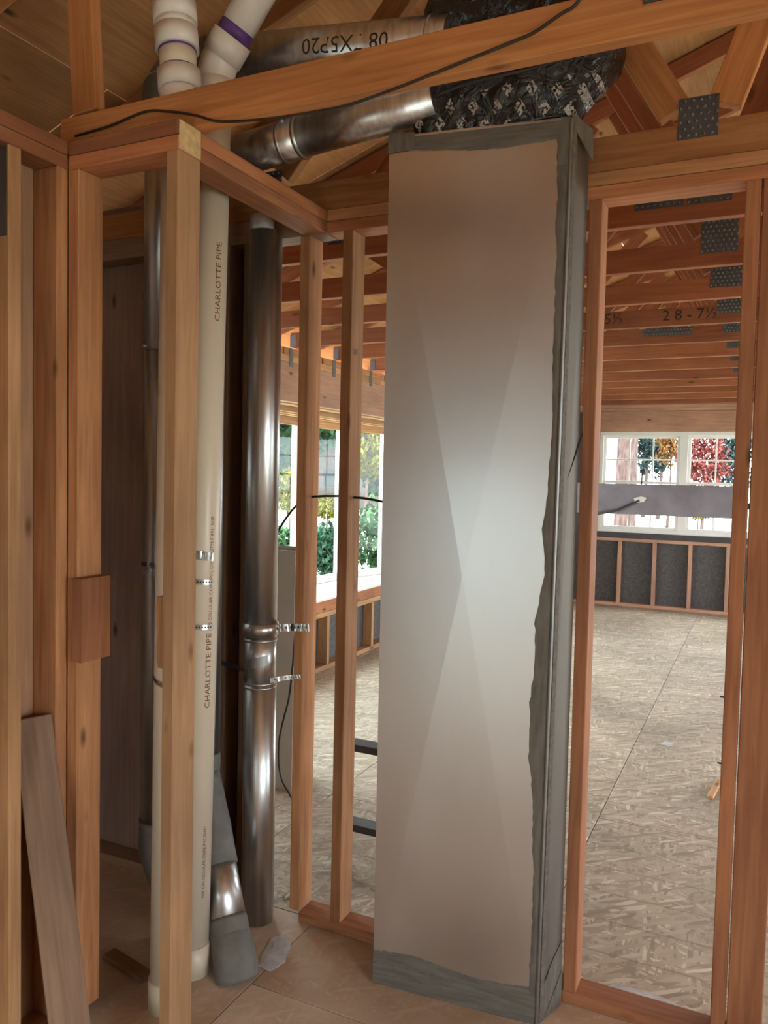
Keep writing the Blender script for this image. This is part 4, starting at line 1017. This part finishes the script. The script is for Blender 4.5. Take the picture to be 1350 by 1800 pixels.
# seen through the bow window
tree('evergreen_tree', 'large green evergreen filling the left bow pane', -19.8, 29.5, 11.5, 3.0, 5.2, 'tree_green', 8000, 0.42, 0.35, 3)
tree('evergreen_tree', 'green tree rising behind the pinkish house', -29.5, 53, 15, 4.6, 6.2, 'tree_green', 7000, 0.50, 0.3, 4)
tree('evergreen_tree', 'green tree filling the right bow pane', -18.2, 38, 11, 2.6, 5.0, 'tree_green', 7000, 0.40, 0.3, 7)
tree('autumn_shrub', 'yellow shrub in the left bow pane', -15.4, 24.5, 2.2, 0.8, 0.75, 'leaf_yellow', 1300, 0.12, 0.05, 5)
tree('autumn_tree', 'yellow green tree in the right bow pane', -14.4, 28.5, 4.4, 1.0, 1.3, 'leaf_yellow', 1300, 0.14, 0.08, 6)
tree('autumn_shrub', 'low yellow shrub beyond the driveway in the middle bow pane', -13.6, 24.0, 1.3, 0.8, 0.4, 'leaf_yellow', 800, 0.1, 0.04, 8)
for k, (x, y, h, r) in enumerate(((-7.9, 12.1, 1.15, 0.52), (-7.2, 12.9, 1.2, 0.52), (-6.7, 13.9, 1.6, 0.6), (-8.5, 11.2, 1.1, 0.5))):
    tree('green_shrub', 'round green shrub, %s from the left in the row below the bow window' % ('second', 'third', 'fourth', 'first')[k], x, y, h, r, h * 0.45, 'leaf_green' if k != 1 else 'leaf_dark', 1800, 0.085, 0.04, 10 + k)
tree('low_shrub', 'low orange shrub under the middle bow pane', -5.35, 9.4, 0.62, 0.5, 0.28, 'leaf_orange', 1300, 0.05, 0.03, 20)
tree('low_shrub', 'low orange shrub under the right bow pane', -5.1, 10.5, 0.6, 0.5, 0.27, 'leaf_orange', 1300, 0.05, 0.03, 21)
# neighbouring house
hs = empty('neighbour_house', (-23.6, 41, GZ), 'pinkish grey neighbouring house between the trees', 'house')
bx('wall', -25.4, -21.6, 40, 45, GZ, GZ + 3.7, 'siding', hs, bev=0)
poly_prism('roof', [(-25.8, 39.6, GZ + 3.7), (-21.2, 39.6, GZ + 3.7), (-23.5, 39.6, GZ + 5.0)], 5.8, (0, -1, 0), 'roofing', hs)
for x in (-24.6, -22.9): bx('house_window', x, x + 0.8, 39.95, 40.0, GZ + 1.3, GZ + 2.3, 'roofing', hs, bev=0)
# unseen wall added outside the rear window to dim what the duct reflects
nw = empty('added_outside_wall', (-0.5, -5.2, GZ), 'unseen pale wall added outside the rear window to dim the duct reflection', 'wall')
bx('wall_face', -6, 4.0, -5.4, -5.2, GZ, 1.97, 'added_wall', nw, bev=0); bx('coping', -6.05, 4.05, -5.45, -5.15, 1.97, 2.05, 'added_wall', nw)
# seen through the far window
tr = empty('big_trunk', (-2.63, 17.5, GZ), 'thick pinkish tree trunk close outside the far window', 'tree', 'trees and shrubs outside')
bm = tube_bm([(-2.63, 17.5, GZ - 0.2), (-2.63, 17.5, 0.3), (-2.63, 17.5, 2.0), (-2.61, 17.5, 5.0), (-2.58, 17.5, 9)], [0.32, 0.23, 0.215, 0.20, 0.16], 24)
link('trunk', bm, 'bark', tr)
link('foliage', foliage((0, 0, 0), 2.6, 2.6, 2.2, 3000, 0.22, 30), 'leaf_green', tr, Matrix.Translation((-2.6, 17.5, 9.8)))
tree('red_maple', 'bright red maple outside the right sash of the far window', -2.15, 34, 4.1, 0.95, 1.25, 'leaf_red', 2600, 0.12, 0.07, 31)
tree('orange_tree', 'small orange tree left of the red maple', -3.75, 37, 4.9, 0.6, 1.1, 'leaf_orange', 1300, 0.12, 0.07, 32)
tree('dark_conifer', 'dark bluish conifer beside the thick trunk', -5.95, 46, 8.5, 0.75, 3.0, 'leaf_bluegreen', 2200, 0.2, 0.12, 33)
tree('dark_conifer', 'dark bluish conifer left of the small orange tree', -4.95, 44, 8.0, 0.7, 2.8, 'leaf_bluegreen', 2200, 0.2, 0.12, 34)
tree('pale_green_tree', 'pale bluish green tree right of the red maple', -1.15, 40, 5.4, 0.8, 2.0, 'leaf_bluegreen', 1800, 0.16, 0.1, 35)
tree('low_shrub', 'low yellow shrub under the red maple', -2.1, 31.0, 1.5, 0.45, 0.4, 'leaf_yellow', 900, 0.08, 0.03, 36)
